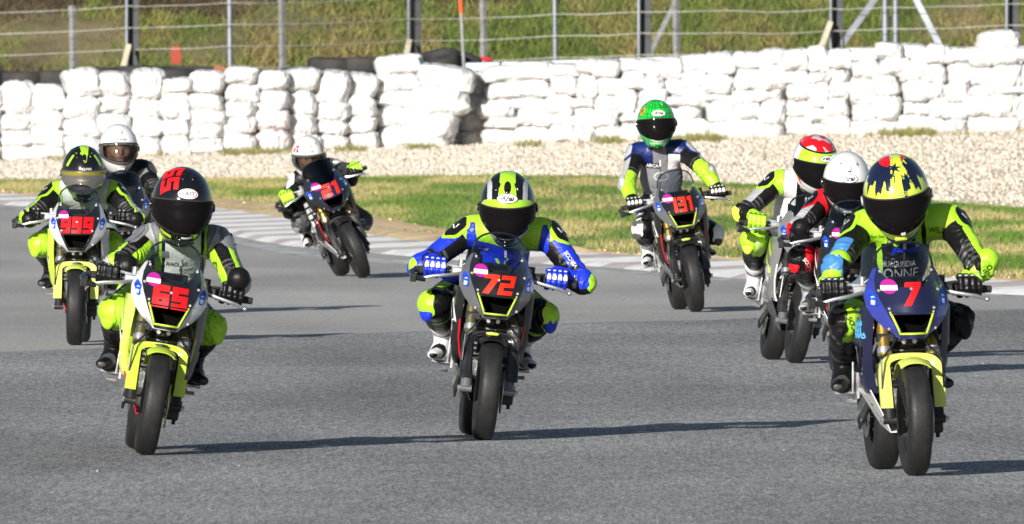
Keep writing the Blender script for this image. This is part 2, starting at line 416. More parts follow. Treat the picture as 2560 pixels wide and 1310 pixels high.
def asphalt(name, c0, c1, grain, patch, streak):
    m = bpy.data.materials.new(name); m.use_nodes = True; t = m.node_tree; n = t.nodes; l = t.links; b = n['Principled BSDF']
    tc = n.new('ShaderNodeTexCoord')
    def nz(scale, st, det=4, rough=.6):
        mp = n.new('ShaderNodeMapping'); mp.inputs['Scale'].default_value = st; l.new(tc.outputs['Object'], mp.inputs[0])
        q = n.new('ShaderNodeTexNoise'); q.inputs['Scale'].default_value = scale; q.inputs['Detail'].default_value = det; q.inputs['Roughness'].default_value = rough
        l.new(mp.outputs[0], q.inputs[0]); return q.outputs[0]
    def rng_(s, a, b_, c, d):
        r = n.new('ShaderNodeMapRange'); r.inputs[1].default_value = a; r.inputs[2].default_value = b_; r.inputs[3].default_value = c; r.inputs[4].default_value = d; l.new(s, r.inputs[0]); return r.outputs[0]
    fine = nz(140, (1, .06, 1), 3, .75); med = nz(34, (1, .07, 1), 4, .7); big = nz(.5, (1, .22, 1), 6, .65); skid = nz(1.3, (.35, .05, 1), 4); band = nz(.9, (.10, .16, 1), 5, .6)
    mx = n.new('ShaderNodeMix'); mx.data_type = 'RGBA'; l.new(rng_(big, .3, .7, 0, 1), mx.inputs[0]); mx.inputs[6].default_value = c0 + (1,); mx.inputs[7].default_value = c1 + (1,)
    src = mx.outputs[2]
    for s_, lo, hi, amt in ((fine, .34, .66, grain), (med, .3, .7, grain * .55), (skid, .35, .65, patch), (band, .35, .65, patch * .8)):
        k = n.new('ShaderNodeMix'); k.data_type = 'RGBA'; k.blend_type = 'MULTIPLY'; k.inputs[0].default_value = 1
        l.new(src, k.inputs[6]); l.new(rng_(s_, lo, hi, 1 - amt, 1 + amt), k.inputs[7]); src = k.outputs[2]
    l.new(src, b.inputs['Base Color']); b.inputs['Roughness'].default_value = .9; b.inputs['Specular IOR Level'].default_value = .25
    ad = n.new('ShaderNodeMath'); ad.operation = 'ADD'; l.new(fine, ad.inputs[0]); l.new(med, ad.inputs[1])
    bp = n.new('ShaderNodeBump'); bp.inputs['Strength'].default_value = .6; bp.inputs['Distance'].default_value = .004; l.new(ad.outputs[0], bp.inputs['Height']); l.new(bp.outputs[0], b.inputs['Normal'])
    return m
asph_far = asphalt('worn_asphalt', (.325, .322, .320), (.40, .392, .382), .24, .14, 1)
asph_near = asphalt('coarse_asphalt', (.190, .194, .204), (.292, .294, .299), .56, .18, 1)
# track: level sheet up to the kerb, and the darker, coarser surface laid over the near part
near = np.stack([np.linspace(-60, 60, len(PX)), np.full(len(PX), -30.), np.zeros(len(PX))], 1)
loft('track', [near, kerb_in], [1], asph_far)
seam_pts = [(-3400, 930), (0, 886), (420, 862), (850, 838), (1400, 811), (1900, 795), (2560, 774), (6000, 930)]
seam = line(seam_pts, z=.004)
for i, p in enumerate(seam): p[1] += .9 * noise.noise(Vector((p[0] * 1.3, 3, 0)))
nr = near.copy(); nr[:, 2] = .004
loft('track_resurfaced_strip', [nr, seam], [1], asph_near)
# painted edge line along the kerb
ln = mat('worn_white_paint', (.42, .43, .44), .85, var=.35, vscale=7, dirt='#6a6a68', dscale=2.2, damt=.8, stretch=(1, .15, 1))
ea = kerb_in + (kerb_out - kerb_in) * -.12; eb = kerb_in + (kerb_out - kerb_in) * .06; ea[:, 2] = eb[:, 2] = .001
loft('edge_line', [ea, eb], [1], ln)

# kerb: blocks with a ridged crown, painted white and dull red by turns
kw = mat('kerb_white_paint', (.80, .80, .80), .7, var=.12, vscale=5, dirt='#7d7672', dscale=3, damt=.55)
kr = mat('kerb_worn_red_paint', (.46, .42, .425), .8, var=.2, vscale=5, dirt='#8c8683', dscale=3, damt=.8)
kerb = empty('kerb', (0, 0, 0)); kerb['kind'] = 'structure'
KW = 1.0; kb = kerb_out.copy(); kb[:, 2] = 0
seg = np.linalg.norm(np.diff(kb, axis=0), axis=1); cum = np.concatenate([[0], np.cumsum(seg)])
def kpt(s): return np.array([np.interp(s, cum, kb[:, i]) for i in range(3)])
def kframe(s):
    t = kpt(s + 1.5) - kpt(s - 1.5); t /= np.linalg.norm(t); n = np.array([t[1], -t[0], 0])
    if n[0] > 0: n = -n                    # towards the track (left and near)
    return Vector(kpt(s)), Vector(n)
lo_s, hi_s = np.interp(-900, PX, cum), np.interp(3400, PX, cum)
s_ = lo_s; blk = 0
while s_ < hi_s:
    L = 1.7 if blk % 2 == 0 else 1.1; mb = MB(); rows = []; nr_ = 4
    for i in range(nr_ + 1):
        for top in ((.006, .020) if i < nr_ else (.006,)):
            o_, n_ = kframe(s_ + (L - .03) * i / nr_); o_ = o_ - Vector((0, 0, 0))
            rows.append([o_ + n_ * KW + Vector((0, 0, -.004)), o_ + n_ * KW * .9 + Vector((0, 0, top + .006)), o_ + n_ * KW * .1 + Vector((0, 0, top + .035)), o_ + Vector((0, 0, -.02))])
    vs = [p for r_ in rows for p in r_]; fs = [(j * 4 + i, j * 4 + i + 1, (j + 1) * 4 + i + 1, (j + 1) * 4 + i) for j in range(len(rows) - 1) for i in range(3)]
    mb.add(vs, fs); mb.build('kerb_block', kw if blk % 2 == 0 else kr, kerb, sharp=20); s_ += L; blk += 1
kbase = kerb_in.copy(); kbase[:, 2] = -.004; kb2 = kerb_out.copy(); kb2[:, 2] = -.004
loft('kerb_bed', [kbase, kb2], [1], mat('old_concrete', (.34, .34, .335), .9, var=.2, vscale=3))

soil = mat('dry_soil', (.58, .44, .26), .95, var=.25, vscale=1.5, bump=.8, bscale=9, dirt='#b3925c', dscale=2.5, damt=.6)
turf = mat('turf_soil', (.16, .17, .05), .95, var=.35, vscale=1.2, bump=.6, bscale=8)
grav_m = mat('pale_gravel', (.58, .52, .44), .95, var=.25, vscale=14, bump=.8, bscale=18)
k0 = kerb_out.copy(); k0[:, 2] = -.01; d0 = dirt_top.copy(); d0[:, 2] = .05
loft('dirt_verge', [k0, k0 + (d0 - k0) * .3 + np.array([0, 0, .03]), d0], [2, 5], soil, .05, 1.2)
d1 = d0.copy(); d1[:, 2] -= .012
g0 = gravel_lo.copy(); g0[:, 2] += .005
loft('grass_verge', [d1, g0], [8], turf, .02, .8)
g1 = gravel_lo.copy(); g1[:, 2] -= .01
loft('gravel_trap', [g1, gravel_hi, berm], [6, 2], grav_m, .015, .5)
bank_m = mat('bank_soil', (.16, .13, .06), .95, var=.45, vscale=.8, bump=.6, bscale=6, dirt='#2c2a10', dscale=.9, damt=.9)
b0 = berm.copy(); b0[:, 2] -= .01
loft('hillside', [b0, bank0, bank1, bank2, bank3], [2, 8, 8, 6], bank_m, .22, .35)

# ------------------------------------------------------------------ loose stones, grass (uncountable)
def interp_line(L, px): return np.stack([np.interp(px, PX, L[:, i]) for i in range(3)], 1)
def scatter(La, Lb, n, px0, px1, power=1.):
    px = rng.uniform(px0, px1, n); t = rng.uniform(0, 1, n) ** power
    return interp_line(La, px) * (1 - t)[:, None] + interp_line(Lb, px) * t[:, None], t
def fbm(P, s, seed=0.):
    return np.array([noise.fractal(Vector((p[0] * s + seed, p[1] * s * .14, p[2] * s)), 1.0, 2.0, 3) for p in P])
OCT = np.array([(1, 0, 0), (-1, 0, 0), (0, 1, 0), (0, -1, 0), (0, 0, 1), (0, 0, -1)], float)
OCF = np.array([(0, 2, 4), (2, 1, 4), (1, 3, 4), (3, 0, 4), (2, 0, 5), (1, 2, 5), (3, 1, 5), (0, 3, 5)])
def stones(name, P, smin, smax, pal, label):
    n = len(P); r = smin + (smax - smin) * rng.uniform(0, 1, n) ** 2.5
    V = OCT[None] * (r[:, None, None] * rng.uniform(.55, 1.25, (n, 6, 1))) * np.array([1.15, 1.15, .75])
    V = V + rng.normal(0, .18, (n, 6, 3)) * r[:, None, None]
    a = rng.uniform(0, 6.28, n); c, s = np.cos(a), np.sin(a)
    V = np.stack([V[..., 0] * c[:, None] - V[..., 1] * s[:, None], V[..., 0] * s[:, None] + V[..., 1] * c[:, None], V[..., 2]], -1) + P[:, None] + np.array([0, 0, .2]) * r[:, None, None]
    F = (OCF[None] + 6 * np.arange(n)[:, None, None]).reshape(-1, 3)
    col = np.array(pal)[rng.integers(0, len(pal), n)] * rng.uniform(.75, 1.15, (n, 1))
    o = link(bpy.data.objects.new(name, mesh_np(name, V.reshape(-1, 3), F, attr_mat('stone_surface', .9), np.repeat(col, 6, 0))))
    return tag(o, label, 'gravel', kind='stuff')
P, t = scatter(gravel_lo, gravel_hi, 88000, -1300, 3700); P[:, 2] += .012
stones('gravel', P, .009, .032, [(.65, .58, .50), (.59, .52, .44), (.69, .64, .57), (.51, .44, .36), (.63, .56, .47)], 'pale loose gravel of the run-off trap below the white bales')
P, t = scatter(d0, k0, 2600, -400, 3000, .8); P[:, 2] += .0
stones('soil_clods', P, .008, .03, [(.50, .38, .22), (.58, .45, .28), (.40, .28, .16)], 'brown crumbs of soil beside the kerb')

P = np.stack([rng.uniform(-2.6, 2.6, 70), rng.uniform(60, 92, 70), np.full(70, .004)], 1)
stones('track_grit', P, .003, .009, [(.10, .10, .10), (.3, .29, .27), (.06, .06, .06)], 'scattered grit and rubber crumbs lying on the asphalt')
def blades(name, P, hmin, hmax, wd, colf, label, lean=.5):
    n = len(P); h = hmin + (hmax - hmin) * rng.uniform(0, 1, n) ** 1.8; a = rng.uniform(0, 6.28, n)
    dx, dy = np.cos(a) * wd, np.sin(a) * wd; l = rng.normal(0, lean, (n, 2)) * h[:, None]
    V = np.zeros((n, 3, 3)); V[:, 0] = P + np.stack([-dx, -dy, 0 * a - .01], 1); V[:, 1] = P + np.stack([dx, dy, 0 * a - .01], 1)
    V[:, 2] = P + np.stack([l[:, 0], l[:, 1], h], 1)
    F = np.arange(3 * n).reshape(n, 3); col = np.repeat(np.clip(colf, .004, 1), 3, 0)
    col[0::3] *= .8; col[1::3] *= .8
    o = link(bpy.data.objects.new(name, mesh_np(name, V.reshape(-1, 3), F, attr_mat('grass_blade', .75, .25), col)))
    return tag(o, label, 'grass', kind='stuff')
def mixcol(n, a, b, t): t = np.clip(t, 0, 1)[:, None]; return (np.array(a) * (1 - t) + np.array(b) * t) * rng.uniform(.65, 1.3, (n, 1))
# verge turf: green near the kerb, drier and straw-coloured towards the gravel
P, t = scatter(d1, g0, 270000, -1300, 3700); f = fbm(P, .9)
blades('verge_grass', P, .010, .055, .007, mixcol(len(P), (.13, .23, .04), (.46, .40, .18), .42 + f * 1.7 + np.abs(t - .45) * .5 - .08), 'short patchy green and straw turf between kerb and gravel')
P, t = scatter(k0, d0, 12000, -1300, 3700); f = fbm(P, 1.4, 5); P = P[f > .12]
blades('verge_tufts', P, .01, .06, .008, mixcol(len(P), (.16, .22, .04), (.36, .30, .13), rng.uniform(0, 1, len(P))), 'sparse grass tufts on the bare soil beside the kerb')
# weeds along the foot of the bales
wl = off(gravel_hi, -3.5, -.03); wh = off(gravel_hi, -.25, 0)
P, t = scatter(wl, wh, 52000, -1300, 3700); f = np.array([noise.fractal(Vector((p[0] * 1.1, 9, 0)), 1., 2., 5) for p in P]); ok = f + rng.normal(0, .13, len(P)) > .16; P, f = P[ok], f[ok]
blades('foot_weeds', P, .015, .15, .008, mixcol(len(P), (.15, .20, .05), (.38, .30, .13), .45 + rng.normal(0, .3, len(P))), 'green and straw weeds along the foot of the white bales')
# bank behind the fence
P, t = scatter(bank0, bank1, 200000, -1400, 3800); f = fbm(P, 1.5, 2); f2 = fbm(P, .45, 8)
P[:, 2] += .03
colb = mixcol(len(P), (.165, .235, .045), (.35, .29, .11), .38 + f * 1.3 + f2 * .5)
dk = f2 + .5 * f > .42 - np.clip((P[:, 2] - 1.85) * 1.6, 0, .6); colb[dk] = mixcol(dk.sum(), (.09, .07, .04), (.14, .10, .055), rng.uniform(0, 1, dk.sum()))
blades('bank_grass', P, .04, .20, .016, colb, 'rough green and brown grass on the bank behind the fence', .7)
P, t = scatter(bank1, bank2, 60000, -900, 3500); f = fbm(P, 1.0, 4)
blades('upper_bank_grass', P, .06, .3, .03, mixcol(len(P), (.12, .16, .035), (.22, .15, .06), .5 + f), 'rough brown and green grass on the upper bank', .7)

# ================================================================== white bale barrier
def wrap_film(name, col, stain, damt):
    """stretched white film: sharp diagonal creases over soft dents, dusty smudges"""
    m = mat(name, col, .42, var=.05, vscale=4, spec=.35, stretch=(1, 1, 2.2), dirt=stain, dscale=3.5, damt=damt)
    t = m.node_tree; n = t.nodes; l = t.links; tc = n.new('ShaderNodeTexCoord'); hs = []
    for sc_, rot, st, wt in ((3.2, .5, (3.2, 1, 1), 1.), (3.0, -.7, (3.6, 1, 1), .8), (9, .2, (1, 1, 1.6), .35)):
        mp = n.new('ShaderNodeMapping'); mp.inputs['Rotation'].default_value = (0, rot, 0); mp.inputs['Scale'].default_value = st; l.new(tc.outputs['Object'], mp.inputs[0])
        oi = n.new('ShaderNodeObjectInfo'); av = n.new('ShaderNodeVectorMath'); av.operation = 'ADD'; l.new(mp.outputs[0], av.inputs[0]); ml = n.new('ShaderNodeMath'); ml.operation = 'MULTIPLY'; ml.inputs[1].default_value = 40; l.new(oi.outputs['Random'], ml.inputs[0]); l.new(ml.outputs[0], av.inputs[1])
        q = n.new('ShaderNodeTexNoise'); q.noise_type = 'RIDGED_MULTIFRACTAL'; q.inputs['Scale'].default_value = sc_; q.inputs['Detail'].default_value = 2.5; l.new(av.outputs[0], q.inputs[0])
        k = n.new('ShaderNodeMath'); k.operation = 'MULTIPLY'; k.inputs[1].default_value = wt; l.new(q.outputs[0], k.inputs[0]); hs.append(k.outputs[0])
    a1 = n.new('ShaderNodeMath'); l.new(hs[0], a1.inputs[0]); l.new(hs[1], a1.inputs[1]); a2 = n.new('ShaderNodeMath'); l.new(a1.outputs[0], a2.inputs[0]); l.new(hs[2], a2.inputs[1])
    bp = n.new('ShaderNodeBump'); bp.inputs['Strength'].default_value = .75; bp.inputs['Distance'].default_value = .035; l.new(a2.outputs[0], bp.inputs['Height']); l.new(bp.outputs[0], n['Principled BSDF'].inputs['Normal']); return m
bag_m = wrap_film('white_wrap_film', (.60, .60, .61), '#a8a296', .45)
bag_mark = wrap_film('white_wrap_with_red_smears', (.60, .60, .61), '#b5404a', .7)
def bag_mesh(seed, m):
    """pillowy box 1 x 1 x 1, pinched and creased like stretched plastic film"""
    nu, nv = 48, 28; e = .44 + .14 * random.random(); sd = seed * 13.7; sx, sz = random.uniform(-.12, .12), random.uniform(-.1, .1)
    pw = lambda c: math.copysign(abs(c) ** e, c); vs = []; fs = []
    fx, fp = random.uniform(5, 9), random.uniform(0, 6)
    for j in range(nv + 1):
        el = -math.pi / 2 + math.pi * j / nv
        for i in range(nu):
            a = 2 * math.pi * i / nu
            p = Vector((pw(math.cos(el)) * pw(math.cos(a)), pw(math.cos(el)) * pw(math.sin(a)), pw(math.sin(el)))) * .5
            d = p.normalized()
            lump = .07 * noise.noise(d * 1.6 + Vector((sd, 0, 0))) + .035 * noise.noise(d * 4.2 + Vector((0, sd, 0)))
            fold = .034 * noise.ridged_multi_fractal(Vector((d.x * 3.4 + sd, d.y * 3.4, d.z * 1.3)), 1, 2, 3, 1, 2) - .034
            crease = -.045 * max(0, math.sin(fx * d.x + fp + 2.5 * d.z)) ** 6
            tie = .03 * noise.ridged_multi_fractal(Vector((d.x * 1.5 + sd, d.y * 5, d.z * 5)), 1, 2, 2, 1, 2) - .03
            p = p + d * (lump + fold + crease + tie); p.x += sx * p.z; p.z += sz * p.x
            p.z -= .10 * (p.x * p.x) * (1 if p.z > 0 else .2)
            vs.append(p)
    for j in range(nv):
        for i in range(nu): fs.append((j * nu + i, j * nu + (i + 1) % nu, (j + 1) * nu + (i + 1) % nu, (j + 1) * nu + i))
    mb = MB(); mb.add(vs, fs); return mb.mesh('wrapped_bale', m, sharp=None)
bag_vars = [bag_mesh(i, bag_m) for i in range(12)]; bag_red = bag_mesh(31, bag_mark)
ORD = ['first', 'second', 'third', 'fourth', 'fifth', 'sixth', 'seventh', 'eighth', 'ninth', 'tenth', 'eleventh', 'twelfth', 'thirteenth', 'fourteenth', 'fifteenth', 'sixteenth', 'seventeenth', 'eighteenth', 'nineteenth', 'twentieth', 'twenty-first', 'twenty-second', 'twenty-third', 'twenty-fourth', 'twenty-fifth', 'twenty-sixth', 'twenty-seventh', 'twenty-eighth', 'twenty-ninth', 'thirtieth']
def dwall(px): return float(np.interp(px, PX, gravel_hi[:, 1]))
def bag(px0, px1, py0, py1, label, group, dd=0., depth=.62, me=None, over=1.11):
    d = dwall((px0 + px1) / 2) + .30 + dd; s = d / FPX
    o = bpy.data.objects.new('wrapped_bale', me or random.choice(bag_vars)); C.objects.link(o)
    o.location = at((px0 + px1) / 2, (py0 + py1) / 2, d)
    o.scale = ((px1 - px0) * s * over, depth, (py1 - py0) * s * (over + .05))
    o.rotation_euler = (random.uniform(-.06, .06), random.uniform(-.09, .09), random.uniform(-.16, .16) + (math.pi if random.random() < .5 else 0))
    return tag(o, label, 'bale', group)
LC = [(-85, 0, [212, 265, 318, 360, 404]), (0, 85, [209, 283, 325, 365, 403]), (83, 166, [214, 272, 320, 365, 401]), (164, 248, [174, 240, 296, 342, 396]), (240, 326, [182, 234, 285, 340, 394]),
      (324, 408, [176, 244, 296, 344, 391]), (406, 476, [197, 234, 298, 342, 388]), (474, 562, [180, 234, 274, 312, 350, 386]), (560, 642, [168, 210, 254, 294, 335, 384]),
      (638, 720, [180, 226, 275, 325, 384]), (714, 796, [174, 224, 286, 334, 378]), (794, 872, [182, 255, 300, 336, 380]), (870, 942, [186, 240, 290, 330, 374]), (938, 1046, [184, 226, 270, 315, 371])]
POSN = {0: 'bottom', 1: 'second from the bottom', 2: 'third from the bottom', 3: 'fourth from the bottom', 4: 'fifth from the bottom'}
for ci, (a, b, ys) in enumerate(LC):
    off_ = random.uniform(-.12, .12); nrow = len(ys) - 1
    for k in range(nrow):
        row = nrow - 1 - k; word = 'top' if k == 0 else POSN[row]; j = random.uniform(-4, 4)
        where = f'in stack {ci} counted from the left picture edge' if ci else 'in the stack cut by the left picture edge'
        where = f'in {ORD[ci - 1]} full stack from left edge' if ci else 'in the stack cut by the left picture edge'
        bag(a + j, b + j, ys[k], ys[k + 1], f'white wrapped bale, {word}, {where}', 'white bales of the left barrier', off_ + random.uniform(-.05, .05), me=bag_red if (ci, k) in ((9, 2), (9, 3)) else None)
for ci in range(6):
    for k in range(4): bag(-85 - 84 * (ci + 1), -84 * (ci + 1), 210 + 49 * k, 259 + 49 * k, f'white wrapped bale, {ORD[k]} from top, {ORD[ci]} stack beyond the left picture edge', 'bales beyond the left edge', random.uniform(-.1, .1))
bag(944, 1054, 140, 186, 'pointed white bale perched on top of the stacks beside the tall pile', 'white bales of the left barrier', .05)
for (a, b, c, d, w_) in ((1050, 1184, 164, 226, 'topmost slumped'), (1032, 1166, 214, 288, 'upper fat'), (1020, 1142, 280, 350, 'lower fat'), (1012, 1130, 345, 372, 'flattened lowest')):
    bag(a, b, c, d, f'{w_} large white bale in the pile beside the dark gap', 'large bales beside the gap', -.55, .8, over=1.06)
for k, (a, b, c, d) in enumerate(((1150, 1225, 180, 240), (1150, 1230, 235, 285), (1145, 1225, 282, 328), (1140, 1220, 325, 372))):
    bag(a, b, c, d, f'white bale deep in the shaded gap, {ORD[k]} from top', 'bales in the shaded gap', .35, over=1.05)
tops = ([1180, 1310, 1480, 1650, 1900, 2100, 2200, 2300, 2420, 2560, 2800], [168, 160, 155, 146, 128, 122, 104, 112, 122, 118, 112])
bots = ([1180, 1700, 2100, 2560, 2800], [366, 350, 341, 329, 325])
x = 1212; ci = 0
while x < 2680:
    wdt = random.uniform(50, 69) if ci > 1 else 86; nrow = 5; t0, b0_ = np.interp(x, *tops), np.interp(x, *bots)
    ys = [t0 + (b0_ - t0) * k / nrow + (random.uniform(-13, 13) if 0 < k < nrow else random.uniform(-5, 5)) for k in range(nrow + 1)]
    off_ = random.uniform(-.1, .1)
    for k in range(nrow):
        word = 'top' if k == 0 else POSN[nrow - 1 - k]; j = random.uniform(-12, 12) if k else 0
        bag(x + j - 2, x + wdt + j + 2, ys[k], ys[k + 1], f'white wrapped bale, {word}, {ORD[ci]} column right of dark gap', 'white bales of the right barrier', off_ + random.uniform(-.08, .08), over=1.14)
    x += wdt; ci += 1
bag(2448, 2542, 80, 132, 'large white bale perched highest near the right picture edge', 'white bales of the right barrier', .05)

# ------------------------------------------------------------------ guard rail, tyres, fences
galv = mat('galvanised_steel', (.20, .22, .255), .45, .55, var=.2, vscale=3, dirt='#6d675f', dscale=2, damt=.4)
paint_rail = mat('pale_blue_rail_paint', (.55, .62, .68), .5, var=.12, vscale=2, dirt='#8b8579', dscale=2, damt=.4)
conc = mat('weathered_concrete', (.24, .245, .25), .9, var=.25, vscale=7, bump=.5, bscale=20)
dsteel = mat('dark_steel', (.045, .05, .055), .6, .2, var=.25, vscale=5)
timber = mat('bleached_board', (.55, .50, .38), .85, var=.2, vscale=6, stretch=(1, 1, .2))
rub = mat('old_black_tyre', (.022, .022, .024), .8, var=.25, vscale=12, bump=.3, bscale=30, dirt='#4a4438', dscale=5, damt=.4)
rail = empty('guard_rail', at(1900, 330, 219)); tag(rail, 'pale blue metal guard rail along the top behind the right bales', 'guard rail')
def loc(o, v): return Vector(v) - o.location
rp = [at(px, py, dwall(px) + 2.2) for px, py in ((1165, 158), (1400, 151), (1650, 143), (1900, 130), (2150, 119), (2400, 118), (2700, 112))]
prof = [(-.0, -.17), (-.05, -.12), (-.05, -.08), (0, -.03), (0, .03), (-.05, .08), (-.05, .12), (0, .17)]
for a, b in zip(rp[:-1], rp[1:]):
    mb = MB(); vs = []; fs = []
    for q in (a, b):
        for (yy, zz) in prof: vs.append(loc(rail, q + Vector((0, yy, zz - .17))))
        for (yy, zz) in reversed(prof): vs.append(loc(rail, q + Vector((0, yy + .006, zz - .17))))
    for i in range(16): fs.append((i, (i + 1) % 16, 16 + (i + 1) % 16, 16 + i))
    mb.add(vs, fs); mb.build('rail_panel', paint_rail, rail, sharp=25)
    mb = MB(); p = loc(rail, a + Vector((0, .1, 0))); mb.box(p + Vector((0, 0, -.7)), (.1, .12, 1.4)); mb.build('rail_post', galv, rail)

def tyre_mesh(R0, r0, W):
    mb = MB(); pr = []
    for i in range(14):
        a = 2 * math.pi * i / 14; c, s = math.cos(a), math.sin(a)
        pr.append((W / 2 * math.copysign(abs(c) ** .5, c), (R0 + r0) / 2 + (R0 - r0) / 2 * math.copysign(abs(s) ** .6, s)))
    mb.lathe(pr, axis=2, n=36); return mb.mesh('tyre', rub, 50)
tm = tyre_mesh(.33, .19, .22)
def tyre(px, py, d, label, tilt=0):
    o = link(bpy.data.objects.new('old_tyre', tm)); o.location = at(px, py, d); o.rotation_euler = (tilt, random.uniform(-.06, .06), random.uniform(0, 6)); tag(o, label, 'tyre', 'old tyres behind the bales')
for i, px in enumerate((-40, 55, 150)): tyre(px, 198 + 3 * (i % 2), 214.5, f'black tyre lying behind low bales at left edge, {ORD[i]} from left')
for i, px in enumerate((240, 345, 440, 530)): tyre(px, 190 - 3 * (i % 2), 215, f'black tyre peeping over left bales under the fence posts, {ORD[i]} from left')
for i, px in enumerate((832, 905)): tyre(px, 166, 215, f'black tyre lying behind bales below the bank, {ORD[i]} from left')
for i, px in enumerate((760, 838, 930)): tyre(px, 192, 215.2, f'lower black tyre behind the bales right of mid fence post, {ORD[i]} from left')
tyre(1090, 158, 215.5, 'black tyre standing behind the large bale pile, left one', .35); tyre(1142, 162, 215.8, 'black tyre beside the orange-tipped pole', .3)

def post(parent, kind, px_top, py_top, px_bot, py_bot, d, wd):
    a, b = loc(parent, at(px_bot, py_bot, d)), loc(parent, at(px_top, py_top, d)); mb = MB()
    if kind == 'round': mb.tube([a, a.lerp(b, .5), b], [wd / 2, wd / 2 * .97, wd / 2 * .94], 12); return mb.build('post', galv, parent)
    if kind == 'conc':
        n = 16; mb.tube([a.lerp(b, i / n) for i in range(n + 1)], [wd / 2 * (1 + .10 * random.uniform(-1, 1)) for i in range(n + 1)], 4); return mb.build('post', conc, parent)
    if kind == 'hbeam':
        z = (b - a); mb.bar(a + Vector((-wd / 2, 0, 0)), b + Vector((-wd / 2, 0, 0)), .012, wd * .9, (0, 1, 0)); mb.bar(a + Vector((wd / 2, 0, 0)), b + Vector((wd / 2, 0, 0)), .012, wd * .9, (0, 1, 0))
        mb.bar(a + Vector((0, .01, 0)), b + Vector((0, .01, 0)), wd, .012, (0, 1, 0)); return mb.build('steel_beam', dsteel, parent)
fa = empty('tall_steel_fence', at(1280, 330, 221)); tag(fa, 'tall catch fence of dark steel beams, pale posts and wire strands behind the bales', 'fence')
DF = 221.
dfw = lambda px: dwall(px) + 6.5
for px in (320, 1025, 1600, 2080, 2520):
    post(fa, 'round', px - 3, -260, px - 3, 260, dfw(px) - .12, .05)
    post(fa, 'hbeam', px + 15, -260, px + 15, 260, dfw(px), .125)
for px in (572, 1385): post(fa, 'round', px, -260, px + 4, 260, dfw(px) - .05, .075)
for px in (2212, 2238): post(fa, 'round', px, -260, px + 2, 260, dfw(px) + .1, .10)
for (x0, y0, x1, y1) in ((2262, -106, 2098, 120), (2240, -100, 2352, 120)):
    mb = MB(); mb.bar(loc(fa, at(x0, y0, dfw(x0) + .3)), loc(fa, at(x1, y1, dfw(x1) + .05)), .09, .05, (0, 1, 0)); mb.build('brace', galv, fa)
wire_m = mat('pale_wire', (.36, .36, .34), .5, .4, var=.3, vscale=20)
ys_w = lambda px, k: 25 + 54 * k - .031 * px + (8 if px > 1900 else 0)
posts_px = [-420, 320, 572, 1025, 1385, 1600, 2080, 2225, 2520, 3000]
for k in range(-5, 5):
    mb = MB(); pts = []
    for a, b in zip(posts_px[:-1], posts_px[1:]):
        for i in range(6):
            u = i / 6; px = a + (b - a) * u; sag = 4 * u * (1 - u) * (b - a) * .010
            pts.append(loc(fa, at(px, ys_w(px, k) + sag + random.uniform(-1, 1), dfw(px) - .17)))
    mb.tube(pts, [.0052 * random.uniform(.8, 1.2) for _ in pts], 5); mb.build('wire_strand', wire_m, fa)
mesh_m = mat('chain_link_wire', (.05, .052, .05), .7, .2, var=.1)
V = []; F = []; cell = .06; zb, zt = .3, 4.3; x0, x1 = -8.6, 9.8; Hh = zt - zb
for sg in (-1, 1):
    xx = x0 - Hh
    while xx < x1 + Hh:
        ya = float(np.interp(xx, gravel_hi[:, 0], gravel_hi[:, 1])) + 6.7; yb = float(np.interp(xx + sg * Hh, gravel_hi[:, 0], gravel_hi[:, 1])) + 6.7; a = np.array([xx, ya, zb]); b = np.array([xx + sg * Hh, yb, zt])
        lo_t, hi_t = 0., 1.
        tt = sorted([(x0 - xx) / (sg * Hh), (x1 - xx) / (sg * Hh)]); lo_t, hi_t = max(0, tt[0]), min(1, tt[1])
        if hi_t > lo_t:
            p, q = a + (b - a) * lo_t, a + (b - a) * hi_t; o_ = len(V); r_ = .0030
            for w_ in (p, q): V += [w_ + np.array(e) * r_ - np.array(fa.location) for e in ((-1, 0, 0), (.5, .8, 0), (.5, -.8, 0))]
            F += [(o_, o_ + 1, o_ + 4, o_ + 3), (o_ + 1, o_ + 2, o_ + 5, o_ + 4), (o_ + 2, o_, o_ + 3, o_ + 5)]
        xx += cell
me = mesh_np('chain_link', np.array(V), np.array(F), mesh_m); cl = link(bpy.data.objects.new('chain_link', me), fa); cl['kind'] = 'stuff'
fb = empty('low_concrete_post_fence', at(1280, 300, 223.5)); tag(fb, 'older fence of rough grey concrete posts behind the steel fence', 'fence')
for (x0_, y0_, x1_) in ((181, 14, 185), (703, -60, 708), (1206, -60, 1212), (1688, -60, 1695)): post(fb, 'conc', x0_, y0_, x1_, 260, dwall(x0_) + 9, .095)
mb = MB(); mb.bar(loc(fb, at(1702, -20, 225.6)), loc(fb, at(1622, 140, 225.2)), .07, .07, (0, 1, 0)); mb.build('brace', conc, fb)
post(fb, 'conc', 2490, -60, 2492, 200, 231.5, .06)
for (x0_, y0_, x1_, y1_, lab) in ((322, 112, 294, 184, 'bleached board leaning at the foot of the left steel beam'), (1023, 100, 1008, 142, 'short bleached board leaning at foot of the middle steel beam'), (2076, 55, 2036, 128, 'long bleached board leaning at foot of the right steel beam')):
    o = empty('leaning_board', at(x1_, y1_, dwall(x1_) + 5.6)); mb = MB(); mb.bar(loc(o, at(x1_, y1_ + 40, dwall(x1_) + 5.4)), loc(o, at(x0_, y0_, dwall(x1_) + 6.25)), .075, .03, (0, 1, 0))
    C.objects.unlink(o); bpy.data.objects.remove(o); o2 = mb.build('leaning_board', timber); o2.location = at(x1_, y1_, dwall(x1_) + 5.6); tag(o2, lab, 'board')
